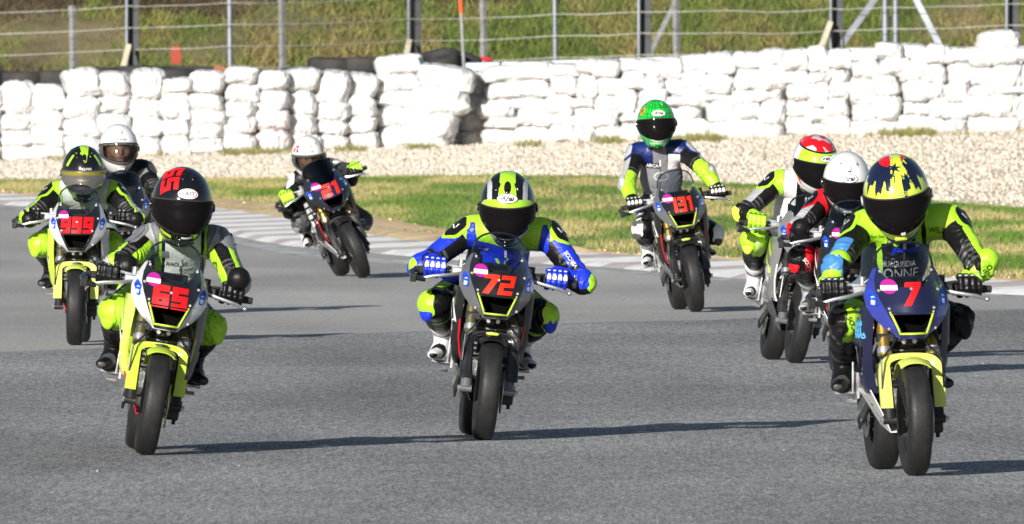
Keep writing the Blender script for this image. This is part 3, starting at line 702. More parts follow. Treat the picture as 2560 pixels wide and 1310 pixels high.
# marker pole with an orange tip, orange board on a stick, scraps
po = empty('marker_pole', at(1163, 200, 213.9)); tag(po, 'thin grey marker pole with orange tip behind the dark gap', 'pole')
mb = MB(); a, b = loc(po, at(1163, 230, 213.9)), loc(po, at(1153, 34, 213.9)); mb.tube([a, b], .02, 8); mb.build('pole', conc, po)
mb = MB(); mb.tube([b, loc(po, at(1149, -40, 213.9))], .025, 8); mb.build('orange_tip', mat('orange_paint', '#e8541e', .5), po)
so = empty('orange_board', at(438, 200, 225)); tag(so, 'small red-orange board on a thin stake below the bank', 'sign')
mb = MB(); mb.box(loc(so, at(440, 138, 225)), (.13, .015, .24)); mb.build('board', mat('faded_orange_board', '#a03a26', .7, var=.25, vscale=8), so)
mb = MB(); mb.tube([loc(so, at(439, 230, 225.02)), loc(so, at(440, 150, 225.02))], .008, 6); mb.build('stake', conc, so)
mb = MB(); mb.ell((0, 0, 0), (.09, .03, .03), nu=10, nv=6); o = mb.build('red_rag', mat('red_cloth', '#b8222a', .8, bump=.5, bscale=40)); o.location = at(1216, 148, 216); o.rotation_euler = (0, .2, 0); tag(o, 'small red rag lying behind the bales by concrete post', 'rag')
mb = MB(); mb.box((0, 0, 0), (.22, .1, .10), Matrix.Rotation(.3, 4, 'Y')); o = mb.build('broken_brick', mat('brown_brick', '#8a5a3c', .9, var=.3, vscale=20)); o.location = at(556, 176, 213.6); tag(o, 'brown brick lump sitting on the left bales', 'brick')

# ================================================================== mini racing motorcycles
LIME = '#a9d40f'; YEL = '#c3d922'
blk = mat('black_gloss_plastic', (.012, .012, .014), .28, coat=.4, var=.2, vscale=20)
mblk = mat('matt_black_metal', (.018, .018, .02), .5, .3, var=.25, vscale=25, bump=.1, bscale=80)
rubber = mat('slick_tyre_rubber', (.013, .013, .014), .55, var=.15, vscale=30, bump=.10, bscale=150, dirt='#2c2b2a', dscale=14, damt=.3, spec=.3)
grip_m = mat('grip_rubber', (.02, .02, .022), .8, bump=.5, bscale=200)
alu = mat('bare_aluminium', (.55, .56, .58), .32, .85, var=.15, vscale=20)
gold = mat('gold_anodised_fork', (.62, .42, .10), .28, .85, var=.1)
olive = mat('dull_brass_fork', (.26, .24, .13), .3, .8, var=.15)
silver = mat('silver_paint', (.58, .59, .61), .32, .15, coat=.5, var=.05)
steel = mat('steel_disc', (.35, .35, .36), .35, .9, var=.1, vscale=40)
eng_m = mat('engine_cast_metal', (.13, .13, .135), .5, .6, var=.3, vscale=18, bump=.3, bscale=60)
screen_m = glass_mat('smoke_screen', (.80, .83, .86), .05)
screen_dark = glass_mat('dark_screen', (.10, .11, .14), .06)
hole_m = mat('intake_black', (.003, .003, .003), .9, var=0, spec=.02)
decal_w = mat('white_vinyl', (.78, .78, .78), .35, var=.03)
decal_k = mat('black_vinyl', (.012, .012, .013), .4, var=0)
magenta = mat('magenta_vinyl', '#9c1f82', .4, var=.05)
bluev = mat('blue_vinyl', '#1d46b8', .4, var=.3, vscale=30)
num_red = mat('red_number_vinyl', '#e0161c', .45, var=.04); num_or = mat('orange_red_number_vinyl', '#ee2c10', .45, var=.04)
ltb_ = mat('pale_blue_vinyl', '#a9c4ec', .4, var=.3, vscale=60)
def hex2d_(rx, ry):
    v, f = disc2d(rx, ry, 20, 2); return [(x * (1 + .25 * math.sin(y / ry * 5)), y) for x, y in v], f
tab = lambda pts: (lambda z, xs=[p[0] for p in pts], ys=[p[1] for p in pts]: float(np.interp(z, xs, ys)))
nose_w = tab([(.515, .05), (.53, .062), (.56, .105), (.60, .138), (.64, .158), (.68, .160), (.72, .147), (.76, .128), (.79, .112)])
nose_y = tab([(.515, -.055), (.55, -.062), (.60, -.052), (.65, -.030), (.70, .004), (.75, .042), (.79, .075), (.87, .15)])
nose_b = tab([(.515, .05), (.60, .12), (.68, .18), (.79, .14)])
def NS(x, z, o=0.):
    u = min(1, abs(x) / nose_w(z)); return Vector((x, nose_y(z) + nose_b(z) * u ** 2.0 - o, z))
shield_w = tab([(.518, .045), (.60, .086), (.66, .110), (.70, .122), (.74, .120), (.785, .106)])
fy = lambda z: (z - .21) * math.tan(R(24))
FORK_X = .092
GRIP = Vector((.262, .285, .695)); PEG = Vector((.175, .72, .30)); SEAT = Vector((0, .80, .60))

# shapes shared by all nine machines
def mk_wheel(W, Rt, rr=.128):
    t = MB(); pr = []
    for i in range(26):
        a = 2 * math.pi * i / 26; c, s = math.cos(a), math.sin(a)
        rad = (Rt + rr) / 2 + (Rt - rr) / 2 * math.copysign(abs(s) ** .75, s); hw = W / 2 * (1 if s < .15 else 1.0)
        pr.append((hw * math.copysign(abs(c) ** .55, c), rad))
    t.lathe(pr, n=72); tyre_ = t.mesh('tyre', rubber, None)
    r = MB(); w2 = W * .36
    r.lathe([(-w2, rr + .006), (w2, rr + .006), (w2, rr - .006), (w2 * .6, rr - .016), (-w2 * .6, rr - .016), (-w2, rr - .006)], n=48)
    r.lathe([(-.03, .028), (.03, .028), (.03, .012), (-.03, .012)], n=20)
    for k in range(5):
        a = 2 * math.pi * k / 5; d = Vector((0, math.cos(a), math.sin(a)))
        for s in (-.012, .012): r.bar(d * .022 + Vector((s, 0, 0)), d * (rr - .012) + Vector((s * 1.6, 0, 0)), .012, .02, (1, 0, 0))
    return tyre_, r
FT, FRIM = mk_wheel(.090, .212); RT_, RRIM = mk_wheel(.102, .215)
def bm_fender():
    mb = MB(); path = [(-.101, .258), (-.101, .33), (-.100, .395), (-.092, .428), (-.062, .446), (0, .452), (.062, .446), (.092, .428), (.100, .395), (.101, .33), (.101, .258)]
    P = [Vector((x, 0, z)) for x, z in path]; n = len(P) - 1
    fine = []
    for i in range(n):
        for k in range(5):
            t = k / 5; p0, p1, p2, p3 = P[max(i - 1, 0)], P[i], P[i + 1], P[min(i + 2, n)]
            fine.append(.5 * ((2 * p1) + (p2 - p0) * t + (2 * p0 - 5 * p1 + 4 * p2 - p3) * t * t + (3 * p1 - p0 - 3 * p2 + p3) * t ** 3))
    fine.append(P[-1]); m = len(fine) - 1
    sec = [(-1, .045), (-1, .006), (-.93, .0005), (-.5, 0), (0, -.002), (.5, 0), (.93, .0005), (1, .006), (1, .03)]   # flat-faced channel: (across, depth)
    def fn(u, v):
        k = u * m; i = min(int(k), m - 1); p = fine[i].lerp(fine[i + 1], k - i); tg = (fine[min(i + 2, m)] - fine[max(i - 1, 0)]).normalized()
        nrm = Vector((-tg.z, 0, tg.x)); top = math.sin(math.pi * u) ** 4
        q = v * (len(sec) - 1); j = min(int(q), len(sec) - 2); f = q - j; ac = sec[j][0] + (sec[j + 1][0] - sec[j][0]) * f; dp = sec[j][1] + (sec[j + 1][1] - sec[j][1]) * f
        wd = .0235 - .0135 * top; c = p + nrm * (wd * ac)
        return (c.x, fy(p.z) - .030 + dp * (1 + .8 * top) - .006 * top, c.z)
    mb.sheet(fn, m, 16, .003, flip=False)
    def hug(u, v):
        a = R(66 + 70 * v); rad = .236 - .022 * abs(2 * u - 1) ** 2.5; return ((u - .5) * .116, -rad * math.cos(a), .212 + rad * math.sin(a))
    mb.sheet(hug, 12, 16, .003); return mb
FENDER = bm_fender()
def bm_nose():
    mb = MB()
    def fn(u, v): z = .517 + (.785 - .517) * v; w_ = nose_w(z); return NS((2 * u - 1) * w_, z)
    def keep(u, v, p): return not (abs(p.x) < shield_w(p.z) - .008 and p.z > .53) 
    mb.sheet(fn, 56, 40, .004, keep); return mb
def top_z(x): return .712 + max(0, (abs(x) - .045)) / .06 * .073
def bm_shield():
    mb = MB()
    def fn(u, v):
        uu = 2 * u - 1; z0 = .520; 
        x1 = uu * .106; zt = top_z(x1)
        z = z0 + (zt - z0) * v; x = uu * shield_w(z) if v < 1 else uu * shield_w(zt)
        return NS(x, z, .004)
    def keep(u, v, p): return not (.536 < p.z < .613 and abs(p.x) < shield_w(p.z) - .012)
    mb.sheet(fn, 48, 44, .004, keep); return mb
def bm_intake():
    mb = MB(); co = [NS(-.046, .534), NS(.046, .534), NS(.080, .615), NS(-.080, .615)]; bk = [c + Vector((0, .09, 0)) for c in co]; bk = [Vector((b.x * .8, b.y, .575 + (b.z - .575) * .8)) for b in bk]
    mb.add(co + bk, [(4, 5, 6, 7), (0, 1, 5, 4), (1, 2, 6, 5), (2, 3, 7, 6), (3, 0, 4, 7)]); return mb
def bm_trim():
    mb = MB(); n = 8; pts = []
    L = [(-.083, .620), (-.079, .610), (-.049, .536), (.049, .536), (.079, .610), (.083, .620)]
    for (a, b) in zip(L[:-1], L[1:]):
        for i in range(n): t = i / n; x = a[0] + (b[0] - a[0]) * t; z = a[1] + (b[1] - a[1]) * t; pts.append(NS(x, z, .006))
    pts.append(NS(*L[-1], .006)); mb.tube(pts, [.0015] + [.0042] * (len(pts) - 2) + [.002], 6); return mb
def bm_lintel():
    mb = MB(); mb.tube([NS(-.080 + .160 * i / 20, .613, .003) for i in range(21)], .0055, 6); return mb
def scr(u, v):
    a = math.pi * u; c, s = math.cos(a), math.sin(a); zb = .70; x = -.118 * math.copysign(abs(c) ** .8, c) * (v ** .5 if False else 1)
    zt = .765 + .115 * abs(s) ** .62; x *= (.93 + .07 * abs(c)); z = zb + (zt - zb) * v; z0 = zb
    yb = .030 + .12 * (x / .118) ** 2; return Vector((x * (1 - .05 * v), yb + (z - .70) * .72 - .035 * math.sin(math.pi * min(1, v)) * 0, z))
def bm_screen():
    mb = MB(); mb.sheet(scr, 30, 10, .0025, flip=True); return mb
def bm_rim():
    mb = MB(); mb.tube([scr(i / 40, 1) for i in range(41)], .0045, 6); return mb
side_x = tab([(.16, .05), (.25, .092), (.34, .138), (.42, .156), (.5, .160), (.64, .157)])
side_f = tab([(.30, .275), (.36, .25), (.45, .19), (.55, .13), (.64, .09)])
side_r = tab([(.30, .56), (.36, .52), (.42, .48), (.5, .52), (.64, .42)])
def bm_side(sg):
    mb = MB()
    def fn(u, v):
        z = .31 + .33 * v; y = side_f(z) + (side_r(z) - side_f(z)) * u; x = side_x(z) + .014 * math.sin(math.pi * u) * (1 - .3 * v) - .03 * (1 - min(1, u * 6)) ** 2 + (-.012 if (v < .55 and u > .25) else 0)
        return (sg * x, y, z)
    def keep(u, v, p): return not (.37 < p.z < .49 and p.y > side_f(p.z) + .035 and p.y < side_r(p.z) - .06)
    mb.sheet(fn, 30, 26, .004, keep, flip=sg > 0); return mb
def bm_belly():
    mb = MB()
    def fn(u, v):
        a = 2 * u - 1; z = .155 + .165 * abs(a) ** 1.7; x = side_x(z) * (1.02 if abs(a) > .05 else abs(a) / .05) * (1 if a > 0 else -1); y0 = .275 + .05 * (1 - abs(a)); return (x, y0 + (.62 - y0) * v, z + .03 * v * (1 - abs(a)))
    mb.sheet(fn, 32, 10, .004, flip=True); return mb
LINTEL = bm_lintel(); NOSE, SHIELD, INTAKE, TRIM, SCREEN, RIM, BELLY = bm_nose(), bm_shield(), bm_intake(), bm_trim(), bm_screen(), bm_rim(), bm_belly()
SIDE = {-1: bm_side(-1), 1: bm_side(1)}
screw_me = MB(); screw_me.lathe([(-.002, .0001), (-.002, .005), (.001, .006), (.003, .006), (.003, .0001)], axis=1, n=10); screw_me = screw_me.mesh('screw', alu)

def bike(cfg):
    P = cfg['pal']; lean, yaw = R(cfg['lean']), R(cfg['yaw']); S = cfg.get('scale', 1.)
    M = Matrix.Translation((cfg['x'], cfg['y'], (.004 if cfg['y'] < 90 else .0) + .05 * (1 - math.cos(lean)))) @ Matrix.Rotation(yaw, 4, 'Z') @ Matrix.Rotation(lean, 4, 'Y') @ Matrix.Scale(S, 4)
    root = empty('racing_motorcycle', M=M); tag(root, cfg['bike_label'], 'motorcycle', 'small racing motorcycles on the track')
    # wheels
    for nm, y, z, tm_, rim, rm in (('front_wheel', 0, .212, FT, FRIM, P.get('rim', mblk)), ('rear_wheel', .95, .215, RT_, RRIM, P.get('rim', mblk))):
        wh = rim.build(nm, rm, root); wh.location = (0, y, z)
        ty = link(bpy.data.objects.new('tyre', tm_), wh)
        d = MB(); d.lathe([(-.002, .092), (.002, .092), (.002, .055), (-.002, .055)], n=40); dd = d.build('brake_disc', steel, wh); dd.location = (.062 if y == 0 else -.06, 0, 0)
        if y == 0:
            st = MB(); st.lathe([(-.0405, .140), (-.0402, .146)], n=1, closed=False) if False else None
    # fork
    for sg in (-1, 1):
        f = MB(); f.tube([(sg * FORK_X, 0, .212), (sg * FORK_X, fy(.33), .33), (sg * FORK_X, fy(.47), .47)], [.024, .021, .021], 14); f.tube([(sg * (FORK_X - .024), 0, .212), (sg * (FORK_X + .026), 0, .212)], .016, 12)
        fl = f.build('fork_leg', P.get('fork_low', mblk), root)
        f = MB(); f.tube([(sg * FORK_X, fy(.45), .45), (sg * FORK_X, fy(.72), .72)], .0235, 16); f.build('fork_tube', P['fork'], fl)
        f = MB(); f.lathe([(-.012, .028), (.012, .028), (.012, .02), (-.012, .02)], (0, 0, 0), axis=2, n=18); o = f.build('fork_collar', alu, fl); o.location = (sg * FORK_X, fy(.468), .468); o.rotation_euler = (-R(24), 0, 0)
        n_ = MB(); n_.lathe([(-.006, .0001), (-.006, .012), (.008, .012), (.008, .0001)], n=6); o = n_.build('axle_nut', alu, fl); o.location = (sg * (FORK_X + .03), 0, .212)
    c = MB(); c.box((.088, .07, .20), (.055, .06, .085)); c.box((.112, .075, .225), (.02, .03, .03)); c.tube([(.10, .09, .17), (.10, .09, .14)], .008, 8); c.build('brake_caliper', mblk, root)
    c = MB(); c.tube([(.10, .06, .24), (.125, .02, .36), (.11, .09, .50), (.08, .18, .62)], .005, 6); c.build('brake_hose', blk, root)
    c = MB(); c.box((0, fy(.52) + .005, .52), (.235, .055, .032)); c.box((0, fy(.52) - .02, .515), (.05, .03, .05)); c.box((0, fy(.68) + .005, .69), (.235, .055, .024)); c.tube([(0, .17, .48), (0, .25, .70)], .025, 12); c.build('triple_clamp', mblk, root)
    for sg in (-1, 1):
        h_ = MB(); h_.tube([(sg * .05, fy(.55) - .035, .56), (sg * .06, fy(.50) - .05, .50), (sg * .115, .03, .44), (sg * .118, .02, .33)], .004, 6); h_.build('hose', blk, root)
        l_ = MB(); l_.lathe([(-.004, .0001), (-.004, .009), (.004, .009), (.004, .0001)], axis=1, n=8)
        for (xx, zz) in ((.045, .53), (.02, .505)): o = l_.build('clamp_bolt', alu, root); o.location = (sg * xx, fy(zz) - .04, zz)
        hn = MB(); hn.tube([(sg * .035, .19, .60), (sg * .035, .18, .56)], .012, 8); hn.box((sg * .03, fy(.56) - .03, .565), (.02, .02, .03)); hn.build('horn_bracket', eng_m, root)
    fd = FENDER.build('front_fender', P['fender'], root)
    if P.get('fender_mark'):
        mk = MB(); v, f_ = disc2d(.028, .008); mk.add([(x, -.0375 - .055 * 0 + fy(.452) - .022 + abs(x) * .1, .452 + y * .8) for x, y in v], f_); mk.build('fender_badge', P['fender_mark'], fd)
    # nose
    ns = NOSE.build('nose_fairing', P['cheek'], root)
    sh = SHIELD.build('number_panel', P['panel'], root)
    INTAKE.build('air_intake', hole_m, root); LINTEL.build('intake_lintel', P['panel'], sh); TRIM.build('intake_trim', P['trim'], root)
    cz = cfg.get('numz', .663)
    if cfg['num']:
        nv = number2d(cfg['num'], *cfg['numsize'], t=cfg.get('numt', .32), slant=cfg.get('slant', .15)); mb = MB()
        mb.add([NS(x, z + cz, .0075) for x, z in nv[0]], nv[1]); mb.build('race_number', cfg['nummat'], sh, sharp=None)
    mb = MB(); v, f_ = disc2d(.028, .028); mb.add([NS(x - .077, z + .715, .0072) for x, z in v], f_); mb.build('round_sticker', magenta, sh)
    mb = MB(); v, f_ = poly2d([(-.028, -.012), (.028, -.012), (.028, .006), (-.028, .006)], 5); mb.add([NS(x - .077, z + .713, .0086) for x, z in v], f_); mb.build('sticker_band', decal_w, sh)
    for sg in (-1, 1):
        if cfg.get('sticker', True):
            mb = MB(); v, f_ = hex2d_(.0125, .032); mb.add([NS(sg * .134 + x + z * .15 * sg, z + .672, .0030) for x, z in v], f_); mb.build('rider_sticker', bluev, ns)
            mb = MB(); v, f_ = join2d([poly2d([(-.008, -.024), (.004, -.026), (.007, -.010), (-.006, -.006)], 2), poly2d([(-.004, .0), (.008, .002), (.005, .008), (-.005, .006)], 2)])
            mb.add([NS(sg * .134 + x, z + .672, .0042) for x, z in v], f_); mb.build('sticker_pale_patch', ltb_, ns)  # pale blue patches belonging to the sticker's own print
        for (x, z) in ((.098, .772), (.125, .57), (.085, .632), (.112, .70)):
            if z == .57: x = .088; z = .556
            o = link(bpy.data.objects.new('screw', screw_me), sh); o.location = NS(sg * x, z, .008)
    if cfg['num'] in ('72', '65', '7', '131', '999', '21'):
        o = link(bpy.data.objects.new('screw', screw_me), sh); o.location = NS(0, cz + .02, .011)
    for (txt, x0, z0, wd, ht, mm) in cfg.get('nose_text', []):
        mb = MB(); v, f_ = text_wh(txt, wd, ht, bold=.02); mb.add([NS(x + x0, z + z0, .0085) for x, z in v], f_); mb.build('panel_lettering', mm, sh, sharp=None)
    # screen
    sc_ = SCREEN.build('windscreen', P.get('screen', screen_m), root); RIM.build('screen_rim', blk, sc_)
    mb = MB(); mb.box((0, .17, .725), (.13, .05, .05)); mb.box((0, .155, .735), (.09, .02, .03)); mb.build('instrument', blk, root)
    # side panels and belly
    for sg in (-1, 1):
        sd = SIDE[sg].build('side_fairing', P.get('side_far', P['side']) if sg > 0 else P['side'], root); bv = bvh_of(sd)
        if sg == -1 and P.get('side_mark'):
            kind, mm = P['side_mark']
            if kind == 'hex':
                o_, i_ = [], []
                outer = [(-.03, .0), (-.022, .052), (.02, .06), (.03, .02), (.022, -.045), (-.012, -.052)]; inn = [(x * .62, y * .68) for x, y in outer]
                p2 = ([*outer, *inn], [(k, (k + 1) % 6, 6 + (k + 1) % 6, 6 + k) for k in range(6)])
                decal('panel_mark', p2, (-.2, .205, .53), (0, -1, 0), (0, 0, 1), bv, mm, sd)
            elif kind == 'text':
                decal('panel_mark', text_wh(P['side_text'], .15, .085, bold=.03), (-.2, .24, .56), (0, -1, 0), (0, 0, 1), bv, mm, sd)
            elif kind == 'bars':
                decal('panel_mark', join2d([poly2d([(-.06, .03 - .045 * k), (.06, .045 - .045 * k), (.06, .072 - .045 * k), (-.06, .06 - .045 * k)], 3) for k in range(4)]), (-.2, .2, .56), (0, -1, 0), (0, 0, 1), bv, mm, sd)
            elif kind == 'slash':
                decal('panel_mark', join2d([poly2d([(-.12, .05), (.03, -.02), (.05, .0), (-.10, .09)], 4), poly2d([(-.10, -.03), (.02, -.12), (.03, -.09), (-.08, 0)], 4)]), (-.2, .24, .55), (0, -1, 0), (0, 0, 1), bv, mm, sd)
        if P.get('edge'):
            mb = MB(); mb.tube([(sg * (side_x(z) - .024), side_f(z) + .004, z) for z in np.linspace(.31, .5, 12)], .006, 6); mb.build('panel_edge', P['edge'], sd)
    be = BELLY.build('belly_pan', P['belly'], root); bv = bvh_of(be)
    if P.get('belly_text'):
        decal('belly_lettering', text_wh(P['belly_text'][0], .12, .035, bold=.03), (-.10, .36, .24), (0, -1, 0), (.65, 0, .76), bv, P['belly_text'][1], be, lift=.08)
    # engine, radiator, frame
    e = MB(); e.box((0, .45, .33), (.17, .26, .17)); e.box((0, .34, .40), (.13, .14, .13), Matrix.Translation((0, 0, 0)))
    for k in range(6): e.box((0, .30 - .006 * k, .36 + .022 * k), (.165, .13, .008))
    e.lathe([(-.10, .0001), (-.10, .062), (-.085, .07), (.085, .07), (.10, .062), (.10, .0001)], (0, .47, .32), 0, 24); e.build('engine', eng_m, root)
    r = MB(); r.box((0, .275, .52), (.19, .03, .13)); rad = r.build('radiator', mblk, root)
    r = MB()
    for k in range(14): r.box((0, .258, .462 + .0085 * k), (.17, .006, .003))
    r.build('radiator_fins', eng_m, rad)
    for sg in (-1, 1):
        f = MB(); f.tube([(sg * .03, .25, .66), (sg * .105, .34, .56), (sg * .112, .48, .44), (sg * .10, .60, .33)], .016, 10); f.tube([(sg * .03, .24, .60), (sg * .10, .36, .44), (sg * .10, .58, .30)], .012, 10); f.build('frame_rail', P.get('frame', mblk), root)
        f = MB(); f.bar((sg * .075, .58, .33), (sg * .085, .95, .215), .028, .045); f.build('swingarm', alu, root)
        pg = MB(); pg.box((sg * .128, .70, .33), (.012, .12, .10)); pg.tube([(sg * .13, .72, .30), (sg * .21, .72, .302)], .010, 10); pe = pg.build('footpeg', alu, root)
        q = MB(); q.tube([(sg * .15, .70, .285), (sg * .152, .58, .27)], .006, 8); q.tube([(sg * .145, .58, .27), (sg * .185, .575, .272)], .008, 8); q.tube([(sg * .145, .67, .30), (sg * .142, .66, .42)], .005, 8); q.build('pedal', alu, pe)
    x = MB(); x.tube([(.02, .34, .30), (.03, .30, .22), (.06, .40, .17), (.07, .62, .18), (.10, .78, .30)], .018, 12); x.tube([(.10, .76, .29), (.115, .98, .40)], .036, 16); x.build('exhaust', steel, root)
    s_ = MB(); s_.tube([(0, .66, .36), (0, .60, .54)], .028, 12); s_.build('shock_absorber', num_red, root)
    ch = MB(); ch.tube([(-.085, .50, .35), (-.085, .95, .27), (-.085, 1.005, .215), (-.085, .95, .16), (-.085, .50, .29)], .006, 6); ch.build('chain', mblk, root)
    # bars
    for sg in (-1, 1):
        hb = MB(); hb.tube([(sg * .085, .235, .70), (sg * .16, .265, .70), (sg * .335, GRIP.y + .03, GRIP.z - .006)], .0105, 10); hb.lathe([(-.014, .034), (.014, .034), (.014, .02), (-.014, .02)], (sg * .09, .235, .70), 2, 16); h = hb.build('handlebar', mblk, root)
        g_ = MB(); g_.tube([(sg * .20, GRIP.y - .005, GRIP.z), (sg * .322, GRIP.y + .024, GRIP.z - .005)], .0165, 14); g_.tube([(sg * .197, GRIP.y - .006, GRIP.z), (sg * .203, GRIP.y - .004, GRIP.z)], .026, 14); g_.tube([(sg * .325, GRIP.y + .024, GRIP.z - .005), (sg * .345, GRIP.y + .03, GRIP.z - .006)], .015, 10); g_.build('grip', grip_m, h)
        lv = MB(); lv.tube([(sg * .155, .235, .69), (sg * .20, .212, .680), (sg * .27, .205, .668), (sg * .315, .212, .655)], [.010, .008, .0075, .006], 8); lv.ell((sg * .318, .213, .654), (.010, .010, .010), nu=10, nv=6); lv.build('lever', alu, h)
        mc = MB(); mc.box((sg * .165, .25, .70), (.05, .04, .032)); mc.tube([(sg * .15, .255, .72), (sg * .15, .255, .75)], .014, 12); mc.tube([(sg * .13, .245, .715), (sg * .21, .25, .722)], .006, 8); mc.build('master_cylinder', alu if sg < 0 else mblk, h)
        if sg < 0:
            lg = MB(); lg.tube([(-.34, GRIP.y + .03, GRIP.z - .006), (-.36, .25, .675), (-.35, .19, .655), (-.30, .185, .65)], [.012, .013, .013, .010], 8); lg.box((-.352, .205, .655), (.025, .06, .038)); lg.build('lever_guard', blk, h)
        cb = MB(); cb.tube([(sg * .15, .25, .72), (sg * .11, .20, .76), (sg * .05, .22, .70), (sg * .04, .28, .60)], .004, 6); cb.build('cable', blk, h)
    # tank, seat, tail
    def tankf(u, v):
        a = math.pi * (u - .5) * 1.1; w_ = math.sin(math.pi * (.12 + .8 * v)) ** .5; return (.125 * w_ * math.sin(a), .28 + .32 * v, .555 + .115 * w_ * max(0, math.cos(a)) + .02 * (1 - v))
    tk = MB(); tk.sheet(tankf, 18, 14, .01, flip=False); tk.box((0, .44, .55), (.20, .26, .05)); tk.build('fuel_tank', P.get('tank', P['side']), root)
    st = MB(); st.box((0, .78, .545), (.19, .32, .045), ch=.35); st.build('seat', mblk, root)
    def tailf(u, v): a = math.pi * (u - .5); w_ = 1 - .55 * v; return (.11 * w_ * math.sin(a), .86 + .30 * v, .56 + .06 * v + .075 * w_ * math.cos(a))
    tl = MB(); tl.sheet(tailf, 14, 10, .006); tl.tube([(0, .60, .50), (0, 1.0, .56)], .03, 8); tl.build('tail_cowl', P.get('tail', P['side']), root)
    return root, M, S

# ================================================================== riders
COL = {'dblue': '#14225e', 'blue': '#1c33c0', 'lime': '#9bd02e', 'yellow': '#c3d845', 'black': (.007, .007, .008), 'white': (.66, .66, .67), 'grey': (.17, .175, .19), 'silver': (.40, .41, .43), 'ltblue': '#3f79b4',
       'red': '#d01420', 'navy': (.008, .011, .035), 'green': '#22b43a', 'offwhite': (.58, .60, .54), 'dgrey': (.06, .062, .066), 'teal': (.10, .16, .22)}
def leather(k): return mat('leather_' + k, COL[k], .38, .25 if k == 'silver' else 0, var=.10, vscale=16, bump=.30, bscale=34, spec=.22 if k in ('black', 'dgrey', 'navy') else .38)
def lac(k): return mat('helmet_' + k, COL[k], .16, coat=.45 if k in ('black', 'navy') else .9, var=.03)
visor_dark = mat('dark_visor', (.006, .005, .006), .07, coat=0., var=0, spec=.07)
visor_mirror = mat('mirror_visor', (.45, .43, .40), .16, .9, var=.1)
visor_amber = mat('amber_visor', (.30, .26, .03), .12, .4, coat=1., var=.05)
visor_clear = glass_mat('tinted_clear_visor', (.64, .63, .62), .04)
visor_clear.name = 'tinted_clear_visor'
lining = mat('helmet_lining', (.02, .02, .022), .9)
skin_m = mat('skin', (.56, .33, .24), .5, var=.08, vscale=20); lip_m = mat('lips', (.42, .17, .15), .5, var=0); eye_w = mat('eye_white', (.7, .7, .7), .2, var=0); eye_d = mat('eye_dark', (.03, .02, .015), .2, var=0); brow_m = mat('eyebrow', (.07, .04, .025), .8, var=0)

def hex2d(rx, ry, rot=math.pi / 6, rings=3, n=30, r0=0.):
    v, f = disc2d(1, 1, n, rings, r0); o = []
    for x, y in v:
        a = math.atan2(y, x); k = math.cos(math.pi / 6) / math.cos(((a + rot) % (math.pi / 3)) - math.pi / 6); o.append((x * k * rx, y * k * ry))
    return o, f
def star2d(r, n=6, q=.35):
    v = [(0, 0)] + [((r if k % 2 == 0 else r * q) * math.cos(math.pi * k / n), (r if k % 2 == 0 else r * q) * math.sin(math.pi * k / n)) for k in range(2 * n)]
    return v, [(0, 1 + k, 1 + (k + 1) % (2 * n)) for k in range(2 * n)]
def wing2d(s):
    ps = []
    for sg in (-1, 1):
        for k in range(3):
            ps.append(poly2d([(sg * s * (.08 + .10 * k), s * (-.5 + .32 * k)), (sg * s * (.30 + .12 * k), s * (-.22 + .30 * k)), (sg * s * (1.0 - .0 * k), s * (.30 + .12 * k) + .0), (sg * s * .30, s * (-.12 + .26 * k))][::sg], 1))
    return join2d(ps)
def vlogo2d(s): return join2d([poly2d([(-s, .55 * s), (-.55 * s, .55 * s), (.08 * s, -.6 * s), (-.12 * s, -.75 * s)], 2), poly2d([(s, .55 * s), (-.0 * s + .12 * s, -.72 * s), (.16 * s, -.45 * s), (.6 * s, .55 * s)], 2)])

